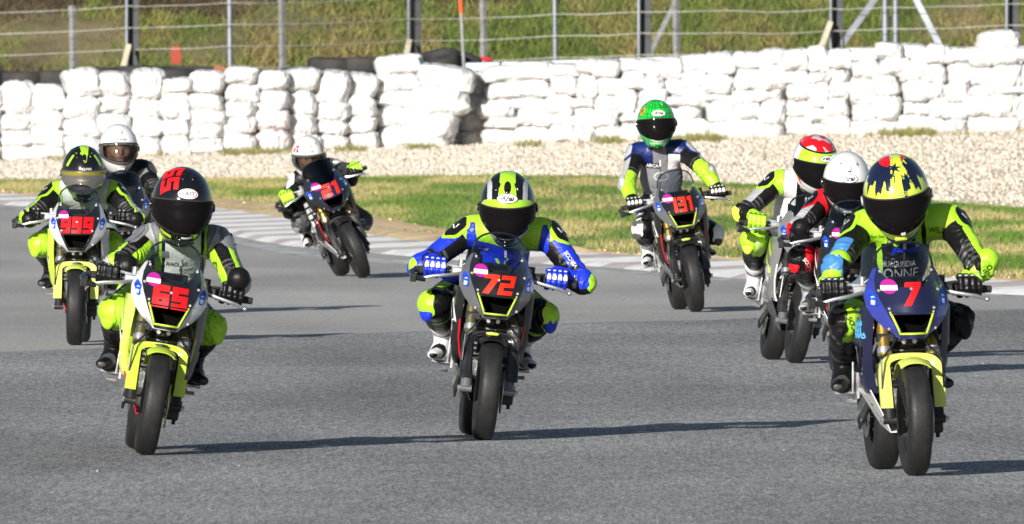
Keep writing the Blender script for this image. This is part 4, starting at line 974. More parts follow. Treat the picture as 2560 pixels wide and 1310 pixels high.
def hp(az, el, o=0.):
    ca, sa, ce, se = math.cos(az), math.sin(az), math.cos(el), math.sin(el)
    a, b = .119 + o, .156 + o; c = (.146 if el > 0 else .172) + o
    x, y, z = a * sa * ce, -b * ca * ce, c * se
    if el < 0:
        k = -se; x *= 1 - .20 * k * k
        if ca > 0: y -= .030 * ca * ca * math.sin(min(1, k * 1.25) * math.pi * .5) * (1 - .55 * max(0, k - .55) / .35)
    if ca < 0 and el < 0: y *= 1 - .22 * (-se) 
    return Vector((x, y, z))
def vis_t(a): return R(15) - R(9) * (a / R(84)) ** 2
def vis_b(a): return R(-31) + R(20) * (a / R(84)) ** 2
def helmet(cfg, root, center, rot):
    """rot: Matrix 3x3; local frame faces -y"""
    h = cfg['helmet']; M = Matrix.Translation(center) @ rot.to_4x4() @ Matrix.Scale(cfg.get('hs', 1.), 4)
    nu, nv = 132, 72; e0, e1 = R(-58), R(90); keys = h['keys']; mb = MB(); vs = []; clear = h.get('clear')
    for j in range(nv + 1):
        el = e0 + (e1 - e0) * j / nv
        for i in range(nu): vs.append(hp(2 * math.pi * i / nu - math.pi, min(el, R(89.9))))
    fs = []; ms = []
    for j in range(nv):
        el = e0 + (e1 - e0) * (j + .5) / nv
        for i in range(nu):
            az = 2 * math.pi * (i + .5) / nu - math.pi
            if clear and abs(az) < R(62) and vis_b(az) + .06 < el < vis_t(az) - .06: continue
            fs.append((j * nu + i, j * nu + (i + 1) % nu, (j + 1) * nu + (i + 1) % nu, (j + 1) * nu + i)); p = hp(az, el)
            ms.append(keys.index(h['paint'](math.degrees(az), math.degrees(el), p)))
    hv, _ = smooth_borders(np.array([tuple(v) for v in vs]), np.array(fs), np.array(ms), 3); vs = [Vector(v) for v in hv]
    mb.add(vs, fs); mb.m = ms; sh = mb.build('helmet', [lac(k) for k in keys], root, sharp=None); sh.matrix_local = M; bv = bvh_of(sh)
    inn = MB(); inn.add([p * .93 for p in vs], [tuple(reversed(f)) for f in fs]); inn.build('helmet_lining', lining, sh, sharp=None)
    # edge roll at the neck opening
    er = MB(); er.tube([hp(2 * math.pi * i / 40 - math.pi, e0, .001) for i in range(41)], .007, 6, cap=False); er.build('edge_roll', lac(h.get('roll', 'black')), sh)
    # visor
    def vf(u, v): a = R(-84) + R(168) * u; return hp(a, vis_b(a) + (vis_t(a) - vis_b(a)) * v, .0065)
    vm = {'dark': visor_dark, 'mirror': visor_mirror, 'clear': visor_clear}[h['visor']]
    vb = MB(); vb.sheet(vf, 54, 18, .003); vo = vb.build('visor', vm, sh, sharp=60)
    if h['visor'] == 'mirror':
        vb = MB(); vb.sheet(lambda u, v: hp(R(-82) + R(164) * u, vis_t(R(-82) + R(164) * u) - R(2) - R(14 - 9 * abs(2 * u - 1)) * (1 - v) * (abs(2 * u - 1) * .9 + .35), .0085), 40, 6, .001); vb.build('visor_strip', visor_amber, vo)
    gk = MB(); gk.tube([hp(R(-84) + R(168) * i / 40, vis_t(R(-84) + R(168) * i / 40) + R(1.2), .004) for i in range(41)], .0032, 6); gk.build('visor_gasket', lining, sh)
    gk = MB(); gk.tube([hp(R(-84) + R(168) * i / 40, vis_b(R(-84) + R(168) * i / 40) - R(1.0), .003) for i in range(41)], .0028, 6); gk.build('visor_gasket', lining, sh)
    sp_ = MB(); sp_.sheet(lambda u, v: hp(R(180) + R(110) * (u - .5), R(34) + R(16) * v, .004 + .016 * (1 - v) * math.sin(math.pi * u)), 16, 6, .004); sp_.build('rear_spoiler', lac(keys[0]), sh)
    for sg in (-1, 1):
        pv = MB(); pv.lathe([(-.004, .0001), (-.004, .016), (.003, .018), (.006, .014), (.006, .0001)], axis=0, n=18); o = pv.build('visor_pivot', lac(h.get('pivot', 'black')), sh); p = hp(sg * R(86), R(-2), .006); o.location = p
    def put(nm, p2, az, el, m, rotz=0, off_=.002):
        az, el = R(az), R(el); p = hp(az, el); n = Vector((math.sin(az) * math.cos(el), -math.cos(az) * math.cos(el), math.sin(el))); ux = Vector((math.cos(az), math.sin(az), 0)); uy = n.cross(ux)
        return decal(nm, xf2d(p2, rot=rotz), p, ux, uy, bv, m, sh, off=off_, lift=.06)
    # vents
    for (az, el, s) in h.get('vents', [(-28, 52, 1), (28, 52, 1), (0, 46, 1.1)]):
        azr, elr = R(az), R(el); p = hp(azr, elr); n = Vector((math.sin(azr) * math.cos(elr), -math.cos(azr) * math.cos(elr), math.sin(elr)))
        x = Vector((math.cos(azr), math.sin(azr), 0)); y = n.cross(x); Mv = Matrix((x, y, n)).transposed().to_4x4()
        vb = MB(); vb.ell((0, 0, 0), (.011 * s, .024 * s, .008)); o = vb.build('vent', lac(h.get('vent', 'black')), sh); o.matrix_local = Matrix.Translation(p) @ Mv
        vb = MB(); vb.ell((0, 0, 0), (.0075 * s, .0035 * s, .003), nu=10, nv=6); o2 = vb.build('vent_opening', hole_m, sh); o2.matrix_local = Matrix.Translation(p + n * .006 - y * .012 * s) @ Mv
    ch = MB(); ch.box((0, 0, 0), (.045, .008, .012), ch=.3); o = ch.build('chin_vent', lac(h.get('vent', 'black')), sh); p = hp(0, R(-44), .001); o.location = p; o.rotation_euler = (R(20), 0, 0)
    lg = h.get('logo')
    if lg:
        kind, txt, az, el = lg
        if kind == 'oval':
            put('brand_oval', disc2d(.047, .023), az, el, decal_k, off_=.002); put('brand_plate', disc2d(.043, .020), az, el, decal_w, off_=.0032)
            put('brand_lettering', text_wh(txt, .062, .024, bold=.035, shear=.25), az, el, decal_k, off_=.0045)
        elif kind == 'cast':
            put('brand_oval', disc2d(.040, .021), az, el, decal_w, off_=.002); put('brand_ring', disc2d(.036, .018, r0=.9, rings=1), az, el, num_red, off_=.0032); put('brand_lettering', text_wh(txt, .052, .015, bold=.02), az, el, mat('blue_lettering', '#1a2a6c', .4, var=0), off_=.0034)
        elif kind == 'plain':
            put('brand_lettering', text_wh(txt, .052, .014, bold=.012, space=1.15), az, el, decal_k if h.get('logo_dark', True) else decal_w, off_=.0025)
        elif kind == 'hex':
            put('brand_oval', hex2d(.048, .020, 0), az, el, decal_k, off_=.002); put('brand_plate', hex2d(.044, .017, 0), az, el, lac('white'), off_=.003); put('brand_lettering', text_wh(txt, .058, .015, bold=.04, shear=.2), az, el, decal_k, off_=.0045)
    for f_ in h.get('extra', []): f_(put, sh)
    if clear:
        face(sh)
    return sh, M
def face(sh):
    prims = [((0, -.03, .02), (0, -.01, -.04), .083, .074), ((0, -.085, -.055), (0, -.09, -.075), .035, .028), ((0, -.108, .015), (0, -.122, -.022), .010, .013), ((-.035, -.098, .022), (.035, -.098, .022), .012, .012), ((-.04, -.085, -.02), (-.04, -.08, -.03), .02, .02), ((.04, -.085, -.02), (.04, -.08, -.03), .02, .02)]
    V, Q = implicit(prims, .006, .02); o = link(bpy.data.objects.new('face', mesh_np('face', V, Q, skin_m, smooth=True)), sh)
    for sg in (-1, 1):
        e = MB(); e.cur = 0; e.ell((sg * .033, -.103, .006), (.013, .008, .007), nu=12, nv=8); e.cur = 1; e.ell((sg * .031, -.110, .005), (.006, .003, .006), nu=10, nv=6); e.build('eye', [eye_w, eye_d], sh)
        b = MB(); b.tube([(sg * .016, -.114, .022), (sg * .034, -.114, .028), (sg * .05, -.104, .022)], [.003, .004, .002], 6); b.build('eyebrow', brow_m, sh)
    m = MB(); m.ell((0, -.117, -.052), (.021, .006, .006), nu=12, nv=6); m.build('mouth', lip_m, sh)

def creases(V, Q, bones):
    """folds across the limbs where leather bunches at elbow, waist, hip and knee"""
    best = np.full(len(V), 1e9); amp = np.zeros(len(V)); ph = np.zeros(len(V))
    for nm, s, a, b, r in bones:
        a, b = np.array(a), np.array(b); ab = b - a; L = np.linalg.norm(ab); t = np.clip(((V - a) @ ab) / (L * L), 0, 1); d = np.linalg.norm(V - a - t[:, None] * ab, axis=1) / r
        w = {'uarm': np.clip((t - .35) * 2.2, .25, 1), 'farm': np.clip(1.1 - t * 1.2, .3, 1), 'torso': np.clip(1.0 - t, .1, .8), 'thigh': np.clip(np.abs(t - .5) * 2, .3, 1), 'shin': np.clip(1 - 2 * t, .2, .9)}.get(nm, 0 * t)
        ok = d < best; best[ok] = d[ok]; amp[ok] = w[ok]; ph[ok] = (t * L / .030)[ok]
    N = vnormals(V, Q); nz = np.array([noise.noise(Vector(p) * 13) for p in V]); n2 = np.array([noise.noise(Vector(p) * 7 + Vector((5, 2, 9))) for p in V]); n3 = np.array([noise.noise(Vector(p) * 30) for p in V])
    f = np.sin(2 * np.pi * (ph + 2.0 * nz)); f = np.sign(f) * np.abs(f) ** .7
    return V + N * (amp * (.0052 * f * np.clip(.55 + 1.6 * n2, 0, 1.3) + .0022 * n3))[:, None]
_km = {}
def knuckle_me(k):
    if k not in _km:
        m = MB(); m.ell((0, 0, 0), (1, 1, 1), nu=12, nv=8); _km[k] = m.mesh('knuckle_guard', mat('armour_' + k, COL[k], .35, coat=.2), None)
    return _km[k]
def reach(a, bx, bz, L):
    dx, dz = bx - a.x, bz - a.z; return Vector((bx, a.y - math.sqrt(max(.0016, L * L - dx * dx - dz * dz)), bz))
def person(cfg, M, S):
    T = M.translation; R3 = M.to_3x3(); root = empty('person', (T.x, T.y, 0)); tag(root, cfg['label'], 'rider', 'riders on the small racing motorcycles')
    rel = lambda p: R3 @ Vector(p) + Vector((0, 0, T.z))
    J = cfg['J']; sy = cfg['sy']; sh = {-1: Vector((J['shL'][0], sy + cfg.get('tw', 0), J['shL'][1])), 1: Vector((J['shR'][0], sy - cfg.get('tw', 0), J['shR'][1]))}
    head = Vector((J['head'][0], sy - cfg.get('hd', .15), J['head'][1]))
    hip = rel(SEAT) + Vector((cfg.get('hipx', 0), 0, .055)); N = (sh[-1] + sh[1]) / 2 + Vector((0, 0, .015))
    el = {-1: reach(sh[-1], *J['elL'], cfg.get('ua', .27)), 1: reach(sh[1], *J['elR'], cfg.get('ua', .27))}
    wr = {s: rel((s * .266, GRIP.y + .075, GRIP.z + .035)) for s in (-1, 1)}
    hj = {s: hip + R3 @ Vector((s * .08, -.03, -.02)) for s in (-1, 1)}
    kn = {-1: reach(hj[-1], *J['knL'], .40), 1: reach(hj[1], *J['knR'], .40)}
    an = {s: rel((s * .160, .795, .43)) for s in (-1, 1)}
    xa = (sh[1] - sh[-1]).normalized(); sp = (N - hip); fw = sp.cross(xa).normalized(); fw = fw if fw.y < 0 else -fw
    mid = hip.lerp(N, .52)
    prims = [(hip + sp * .02, mid, .118, .120, fw, .82), (mid, N - sp * .20, .128, .118, fw, .78), (sh[-1].lerp(sh[1], .12), sh[1].lerp(sh[-1], .12), .072, .072),
             (hj[-1], hj[1], .098, .098), (N - Vector((0, 0, .02)), head - Vector((0, 0, .06)), .062, .058), (N - fw * .055 - sp * .1, N - fw * .045 + sp * .08, .062, .04)]
    bones = [('torso', 0, hip, N, .125), ('neck', 0, N + Vector((0, 0, .03)), head, .06)]
    for s in (-1, 1):
        prims += [(sh[s], el[s], .061, .047), (el[s], wr[s], .047, .035), (el[s] - Vector((s * -.006, -.006, 0)), el[s] + Vector((s * .008, 0, -.004)), .045, .044), (hj[s], kn[s], .088, .060), (kn[s], an[s], .056, .044), (kn[s], kn[s] + (an[s] - kn[s]) * .45 + Vector((0, .03, 0)), .058, .060)]
        bones += [('uarm', s, sh[s], el[s], .06), ('farm', s, el[s], wr[s], .045), ('thigh', s, hj[s], kn[s], .08), ('shin', s, kn[s], an[s], .055)]
    V, Q = implicit(prims, .006, .026)
    V = creases(V, Q, bones)
    cen = V[Q].mean(1); best = np.full(len(cen), 1e9); bi = np.zeros(len(cen), int); bt = np.zeros(len(cen)); bd = np.zeros((len(cen), 3))
    for k, (nm, s, a, b, r) in enumerate(bones):
        a, b = np.array(a), np.array(b); ab = b - a; t = np.clip(((cen - a) @ ab) / (ab @ ab), 0, 1); d = cen - a - t[:, None] * ab; dist = np.linalg.norm(d, axis=1) / r
        ok = dist < best; best[ok] = dist[ok]; bi[ok] = k; bt[ok] = t[ok]; bd[ok] = d[ok]
    bd /= np.maximum(np.linalg.norm(bd, axis=1), 1e-6)[:, None]
    keys = []; mi = np.zeros(len(cen), np.int32); X = np.array(xa); N0 = np.array(N); paint = cfg['paint']
    for i in range(len(cen)):
        nm, s, a, b, r = bones[bi[i]]; k = paint(nm, s, bt[i], bd[i][0] * (s or 1), -bd[i][1], bd[i][2], float((cen[i] - N0) @ X))
        if k not in keys: keys.append(k)
        mi[i] = keys.index(k)
    V, seams = smooth_borders(V, Q, mi)
    if 'black' in keys:
        if 'dgrey' not in keys: keys.append('dgrey')
        kb_, kd_ = keys.index('black'), keys.index('dgrey')
        for i in np.nonzero(mi == kb_)[0]:
            nm, s, a, b, r = bones[bi[i]]
            if (nm == 'uarm' and bt[i] > .62) or (nm == 'farm' and bt[i] < .35) or (nm == 'shin' and bt[i] < .3) or (nm == 'thigh' and bt[i] > .8) or (nm == 'torso' and bt[i] < .35):
                if int(bt[i] * (b - a).length / .013) % 2: mi[i] = kd_
    me = mesh_np('body', V, Q, [leather(k) for k in keys], smooth=True); me.polygons.foreach_set('material_index', mi)
    body = link(bpy.data.objects.new('body', me), root)
    if seams: piping('seam_piping', V, vnormals(V, Q), seams, .0017, leather(cfg.get('seam', 'black')), body)['kind'] = 'stuff'
    bv = BVHTree.FromPolygons([Vector(v) for v in V], [tuple(q) for q in Q])
    def put(nm, p2, p, n, m, rotz=0, off_=.003, up=(0, 0, 1), par=None):
        n = Vector(n).normalized(); uy = Vector(up) - n * n.dot(Vector(up)); uy.normalize(); ux = uy.cross(n)
        return decal(nm, xf2d(p2, rot=rotz), p, ux, uy, bv, m, par or body, off=off_, lift=.1, reach=.12)
    # armour
    for s in (-1, 1):
        sc_, bc, lc = cfg['cup']; n = Vector((s * .42, -.86, .28)); p = sh[s] + Vector((s * .03, 0, .002)) + n * .05
        up = (sh[s] - el[s]).normalized()
        put('shoulder_patch', hex2d(.056, .078), p, n, leather(bc), up=up, off_=.004); put('shoulder_cup', hex2d(.040, .060), p, n, mat('cup_' + sc_, COL[sc_], .25, .1, coat=.4), up=up, off_=.009)
        if lc: put('wing_mark', vlogo2d(.018), p, n, leather(lc), up=(0, 0, 1), off_=.0125)
        ec = cfg.get('elbow')
        if ec: n = Vector((s * .7, -.45, -.1)); put('elbow_patch', hex2d(.034, .045), el[s] + n * .03, n, leather(ec), up=up, off_=.006)
        kc, ks = cfg['knee']; n = Vector((s * .62, -.75, -.05)).normalized(); Mk = Matrix((n.cross(Vector((0, 0, 1))).normalized(), Vector((0, 0, 1)), n)).transposed().to_4x4()
        put('knee_patch', hex2d(.052, .072), kn[s] + n * .03, n, leather(kc), off_=.009)
        kb_ = MB(); kb_.ell((0, 0, 0), (.036, .052, .019)); o = kb_.build('knee_slider', leather(ks), body); o.matrix_local = Matrix.Translation(kn[s] + n * .052 + Vector((0, 0, -.02))) @ Mk
    cl = MB(); zc = N.lerp(head, .32); ax = (head - N).normalized(); cx, cy_, cz = frame_from(ax); cl.tube([zc - cz * .02 + (cx * math.cos(a) + cy_ * math.sin(a)) * .062 for a in np.linspace(0, 2 * math.pi, 25)], .014, 6, cap=False); cl.build('collar', leather(cfg.get('collar', 'black')), body)
    for f_ in cfg.get('marks', []): f_(put, dict(N=N, hip=hip, mid=mid, fw=fw, sh=sh, el=el, kn=kn, wr=wr, an=an, sp=sp, xa=xa))
    put('zip_pull', poly2d([(-.006, -.03), (.006, -.03), (.005, .012), (-.005, .012)], 3), N - sp * .10 + fw * .1, fw * .5 + Vector((0, -.6, 0)), leather(cfg.get('zip', 'white')), off_=.006)
    put('zip_line', poly2d([(-.0025, -.20), (.0025, -.20), (.0025, .0), (-.0025, .0)], 8), N - sp * .10 + fw * .1, fw * .5 + Vector((0, -.6, 0)), leather('dgrey'), off_=.0035)
    # gloves
    R3i = R3.inverted()
    for s in (-1, 1):
        gx = s * .262; gy, gz = GRIP.y, GRIP.z; g1, g2, g3 = cfg['glove']; pr = []; elb = R3i @ (el[s] - Vector((0, 0, T.z))); W = Vector((s * .266, gy + .07, gz + .036)); cd = (elb - W).normalized()
        kn_pts = []
        for k in range(4):
            xx = gx + s * (-.036 + .0235 * k); dy = .0035 * (k if True else 0); lg = (1., 1.05, 1., .9)[k]
            K = Vector((xx, gy + .014 + dy, gz + .044)); m1 = Vector((xx, gy - .030 * lg + dy, gz + .034)); m2 = Vector((xx, gy - .040 * lg + dy, gz + .000)); tp = Vector((xx, gy - .018 + dy, gz - .026 * lg))
            pr += [(W + Vector((s * (-.018 + .012 * k), 0, 0)), K, .019, .0145), (K, m1, .0128, .0118), (m1, m2, .0118, .0112), (m2, tp, .0112, .0098)]; kn_pts.append((K, m1, m2))
        ti = gx - s * .048; pr += [(W + Vector((-s * .02, -.01, -.012)), Vector((ti, gy + .03, gz - .002)), .017, .014), (Vector((ti, gy + .03, gz - .002)), Vector((ti + s * .004, gy - .014, gz - .026)), .0135, .0105)]
        pr += [(W, W + cd * .05, .035, .040), (W + cd * .05, W + cd * .10, .044, .048)]
        V, Q = implicit(pr, .004, .007); cen = V[Q].mean(1); dW = (cen - np.array(W)) @ np.array(cd); mi = np.where(dW > .018, 1, np.where((cen[:, 1] < gy - .012) & (((cen[:, 0] - gx) / .0235 + .03) % 1 < 1.1), 0, 0)).astype(np.int32)
        mi[(cen[:, 1] > gy + .012) & (dW <= .018) & (cen[:, 2] > gz + .03)] = 2
        V2 = V @ np.array(R3).T + np.array((0, 0, T.z)); me = mesh_np('glove', V2, Q, [leather(g1), leather(g2), leather(g3)], smooth=True); me.polygons.foreach_set('material_index', mi); go = link(bpy.data.objects.new('glove', me), root)
        for (K, m1, m2) in kn_pts:
            o = link(bpy.data.objects.new('knuckle_guard', knuckle_me(cfg['knuckle'])), go); o.matrix_local = Matrix.Translation(rel(K.lerp(m1, .45) + Vector((0, -.003, .009)))) @ (R3.to_4x4()) @ Matrix.Diagonal((.0085, .016, .0055, 1))
            if cfg.get('finger_guard'):
                o = link(bpy.data.objects.new('finger_guard', knuckle_me(cfg['finger_guard'])), go); o.matrix_local = Matrix.Translation(rel(m1.lerp(m2, .5) + Vector((0, -.009, 0)))) @ (R3.to_4x4()) @ Matrix.Diagonal((.0098, .0055, .020, 1))
    # boots
    for s in (-1, 1):
        b1, b2 = cfg['boot']; knl = R3i @ (kn[s] - Vector((0, 0, T.z))); A = Vector((s * .160, .795, .43)); H_ = Vector((s * .162, .83, .348)); B = Vector((s * .178, .71, .342)); Tn = Vector((s * .212, .612, .330)); up = (knl - A).normalized()
        pr = [(A, A + up * .13, .047, .056), (A, H_, .046, .038), (H_, B, .038, .037), (B, Tn, .036, .025, (0, 0, 1), .8), (A, B, .043, .036)]
        V, Q = implicit(pr, .006, .02); cen = V[Q].mean(1); mi = np.zeros(len(cen), np.int32); mi[(cen[:, 1] < .596) & (cen[:, 2] < .335)] = 1
        dU = (cen - np.array(A)) @ np.array(up); mi[(dU > .09) & (dU < .115)] = 1; mi[(dU > -.02) & (dU < .03) & (cen[:, 1] < .77)] = 1; mi[cen[:, 2] < .309] = 2
        V2 = V @ np.array(R3).T + np.array((0, 0, T.z)); me = mesh_np('boot', V2, Q, [leather(b1), leather(b2), leather('black')], smooth=True); me.polygons.foreach_set('material_index', mi); link(bpy.data.objects.new('boot', me), root)
    p_, y_, r_ = (R(a) for a in cfg['hrot']); rot = Matrix.Rotation(y_, 3, 'Z') @ Matrix.Rotation(p_, 3, 'X') @ Matrix.Rotation(r_, 3, 'Y')
    helmet(cfg, root, head, rot)
    return root

# ------------------------------------------------------------------ colour schemes
navy_p = mat('navy_panel', (.012, .014, .045), .3, coat=.4, var=.1); blue_p = mat('deep_blue_paint', (.03, .04, .26), .25, coat=.6, var=.1); lime_p = mat('lime_paint', '#b4cd42', .35, coat=.4, var=.06); yel_p = mat('pale_lime_paint', '#c8d566', .35, coat=.4, var=.06)
dsil = mat('dark_silver_paint', (.16, .165, .18), .3, .4, coat=.5, var=.06); white_p = mat('white_paint', (.72, .72, .72), .3, coat=.5, var=.05); red_p = mat('red_paint', '#c8141c', .3, coat=.5, var=.05); grey_p = mat('grey_paint', (.22, .22, .23), .35, .3, coat=.4, var=.06); ltb = mat('light_blue_vinyl', '#5aaee0', .4, var=.05)

def chest_txt(txt, wd, ht, dz, colr, dx=0, **kw):
    def f(put, j): put('chest_lettering', text_wh(txt, wd, ht, **kw), j['N'] + j['sp'] * dz + j['xa'] * dx + j['fw'] * .1, j['fw'] * .5 + Vector((0, -.6, 0)), leather(colr), off_=.004)
    return f
def chest_box(wd, ht, dz, colr, dx=0, off_=.003):
    def f(put, j): put('chest_patch', poly2d([(-wd / 2, -ht / 2), (wd / 2, -ht / 2), (wd / 2, ht / 2), (-wd / 2, ht / 2)], 5), j['N'] + j['sp'] * dz + j['xa'] * dx + j['fw'] * .1, j['fw'] * .5 + Vector((0, -.6, 0)), leather(colr), off_=off_)
    return f
def limb_txt(a, b, s, t, txt, colr, wd=.08, ht=.02, n=None):
    def f(put, j):
        p = j[a][s].lerp(j[b][s], t); nn = Vector(n) if n else Vector((s * .3, -1, .1)); d = (j[a][s] - j[b][s]).normalized(); put('sleeve_lettering', text_wh(txt, wd, ht, bold=.02), p + nn.normalized() * .06, nn, leather(colr), rotz=math.pi / 2, up=d, off_=.004)
    return f
def p72(b, s, t, o, f, u, lx):
    if b == 'torso':
        if abs(lx) > .085 and t > .8 and u > .5: return 'lime'
        if abs(lx) > .105 and t < .7: return 'black'
        if t > .96: return 'lime'
        return 'blue'
    if b == 'neck': return 'lime'
    if b == 'uarm' and abs(lx) < .175 and t < .3 and f > .25: return 'blue' if u < .55 else 'lime'
    if b == 'uarm': return 'lime' if t < .22 and u > -.2 else ('black' if (o < -.3 or u < -.5) else ('black' if abs(t - .80) < .05 and o < .3 else 'blue'))
    if b == 'farm': return 'lime' if t < .55 and o > -.35 else ('black' if t > .6 else 'blue')
    if b == 'thigh': return 'black' if o < -.4 or t > .86 else ('lime' if t > .62 and o < .45 else 'blue')
    return 'lime' if t < .30 and o < .35 else 'black'
def p65(b, s, t, o, f, u, lx):
    if b == 'torso':
        if t > .84 and abs(lx) > .10: return 'grey'
        if abs(lx) > .118: return 'black'
        if abs(lx) > .085: return 'lime'
        if t < .34: return 'lime' if abs(lx) > .03 else 'offwhite'
        return 'black' if .074 < abs(lx) < .085 else 'offwhite'
    if b == 'neck': return 'lime'
    if b == 'uarm': return ('silver' if f > .1 else 'grey') if t < .26 or o > .62 else ('lime' if o > .22 else ('lime' if o < -.62 else 'black'))
    if b == 'farm': return 'silver' if o > .62 else ('lime' if o > .15 else ('lime' if o < -.55 else 'black'))
    if b == 'thigh': return 'black' if abs(o - .35) < .12 else ('lime' if (t > .45 and o < .35) else ('offwhite' if t > .2 else 'lime'))
    return 'black' if t > .16 or o > .3 else 'lime'
def p7(b, s, t, o, f, u, lx):
    if b == 'torso':
        if t > .82: return 'black' if .06 < abs(lx) < .075 else ('lime' if abs(lx) > .03 else 'black')
        if .10 < abs(lx) < .122: return 'lime'
        if abs(lx) > .125: return 'teal'
        return 'black'
    if b == 'neck': return 'black'
    if b == 'uarm':
        if .085 < abs(lx) < .105 and t < .3: return 'black'
        if t < .22: return 'lime'
        if s > 0: return 'lime' if o > .0 and f > -.5 and t > .35 else 'black'
        return 'black' if t < .52 or o < -.45 else 'ltblue'
    if b == 'farm':
        if s > 0: return 'lime' if o > -.05 else 'black'
        return ('silver' if .3 < t < .62 and abs(o) < .35 and f > .3 else 'ltblue') if o > -.6 else 'black'
    if b == 'thigh': return 'lime' if (t > .7 and o < .25 and s < 0) else 'black'
    return 'lime' if t < .22 and o < .2 and s < 0 else 'black'
def p131(b, s, t, o, f, u, lx):
    if b == 'torso': return 'dblue' if (t > .84 and abs(lx) > .045) or t < .2 else ('black' if abs(lx) > .125 else ('black' if abs(t - .26) < .03 else 'grey'))
    if b == 'neck': return 'dblue'
    if b == 'uarm': return 'dblue' if t < .2 else ('lime' if t > .72 and o < .3 else ('silver' if o > .2 else 'black'))
    if b == 'farm': return 'lime' if o > -.55 else 'black'
    if b == 'thigh': return ('dblue' if o > -.2 else 'black') if t < .66 else ('white' if o > .1 and t < .86 else 'black')
    return 'black' if t > .2 else 'white'
def p999(b, s, t, o, f, u, lx):
    if b == 'torso': return 'lime' if t > .8 and abs(lx) > .095 and u > .55 else ('black' if abs(lx) > .135 and t < .85 else 'offwhite')
    if b == 'neck': return 'lime'
    if b == 'uarm': return 'lime' if t < .2 else ('black' if o < .1 else ('lime' if o < .3 else 'silver'))
    if b == 'farm': return 'lime' if t < .4 and o > -.1 else ('black' if o < .3 else 'silver')
    if b == 'thigh': return 'lime' if t > .75 and o < .5 else ('offwhite' if u > .35 and t < .6 else 'black')
    return 'lime' if t < .12 else 'black'
def p21(b, s, t, o, f, u, lx):
    if b == 'uarm': return 'silver' if .62 < t < .74 and o > 0 else 'black'
    if b == 'farm': return 'silver' if t < .3 and o > .3 else 'black'
    if b == 'thigh': return 'dgrey' if t > .6 and f > .2 else 'black'
    if b == 'shin': return 'grey' if t < .2 else 'black'
    return 'black'
def pS(b, s, t, o, f, u, lx):
    if b == 'uarm': return 'grey' if .2 < t < .36 and f > 0 else 'black'
    if b == 'torso': return 'dgrey' if abs(lx) < .09 and t < .8 else 'black'
    return 'black'
def pH(b, s, t, o, f, u, lx):
    if b == 'torso': return 'lime' if t > .84 and abs(lx) > .13 else ('white' if t > .72 and abs(lx) > .06 else ('black' if abs(lx) < .10 else 'white'))
    if b == 'neck': return 'black'
    if b == 'uarm': return 'lime' if t < .22 else ('silver' if o > -.15 and t < .85 else 'black')
    if b == 'farm': return 'yellow' if t < .5 and o > -.2 else 'black'
    if b == 'thigh': return 'lime' if t > .8 and o < .2 else ('white' if t < .7 and u > 0 else 'black')
    return 'black'
def pA(b, s, t, o, f, u, lx):
    if b == 'torso': return 'red' if t > .84 and abs(lx) > .10 and u > .3 else 'black'
    if b == 'neck': return 'black'
    if b == 'uarm': return 'red' if t < .28 else ('silver' if o > -.2 else 'black')
    if b == 'farm': return 'red' if t < .35 and o > 0 else 'black'
    if b == 'thigh': return 'red' if .80 < t and o < -.3 else 'black'
    return 'black'

# helmets
def h72(az, el, p):
    if el > 10 and abs(p.x) < .030 + .010 * math.cos(R(el)): return 'lime'
    if el < 31 - .006 * az * az * .5 and el > 8 and abs(az) < 66: return 'lime'
    if el > 14: return 'silver' if .066 < abs(p.x) < .086 and el < 52 else ('black' if p.y < .10 else 'white')
    if el > -6: return 'black' if abs(az) > 72 and abs(az) < 110 else 'white'
    return 'white' if abs(az) > 24 else ('lime' if el < -50 else 'black')
def h65(az, el, p): return 'lime' if el < -46 and abs(az) < 75 and int(az * .25) % 2 == 0 else 'black'
def h7(az, el, p):
    j = 7 * math.sin(az * .22) + 5 * math.sin(az * .53 + 1)
    if el > 66 and abs(p.x + .03) < .022 and -.06 < p.y < .02: return 'red'
    if el > 70 and abs(p.x - .05) < .02: return 'red'
    if p.x < -.006 + .0014 * j and el > 28 + 1.3 * j and az > -100: return 'navy'
    if p.x > .040 + .0014 * j and el > 26 + 1.3 * j: return 'navy'
    if az < -78 and el > -6: return 'white'
    return 'yellow'
def h131(az, el, p):
    if el < -38 and abs(az) < 78 and el > -50: return 'white' if False else 'green'
    if el > 16 and (abs((az + 180) % 13) < 1.6 or abs(el % 9) < 1.2): return 'dgreen'
    if 105 < abs(az) < 140 and -10 < el < 20: return 'black'
    return 'green'
COL['dgreen'] = '#0f7a26'
def h999(az, el, p):
    if el > 34 and abs(p.x - .004) < .006 + .00045 * (el - 34): return 'lime'
    if el > 56 and abs(el - 60 + .15 * abs(az)) < 3 and abs(az) < 70: return 'lime'
    if 20 < el < 50 and abs(abs(az) - 58 + (el - 20) * .35) < 5: return 'lime'
    if el < -30 and 30 < abs(az) < 95: return 'lime'
    return 'black'
def hW(az, el, p): return 'white'
def h21(az, el, p):
    if 18 < el < 40 and abs(abs(az) - 62) < 14 and noise.noise(Vector((az * .12, el * .14, 0))) > -.15: return 'red'
    return 'white'
def hH(az, el, p):
    if el > 40 and abs(az) < 120: return 'silver' if noise.noise(p * 26 + Vector((3, 1, 7))) > .16 else 'red'
    if el > 37 and abs(az) < 122: return 'black'
    if el > 8 and abs(az) < 70: return 'lime'
    if el < -20: return 'white' if abs(az) < 60 or el < -40 else 'red'
    return 'white'
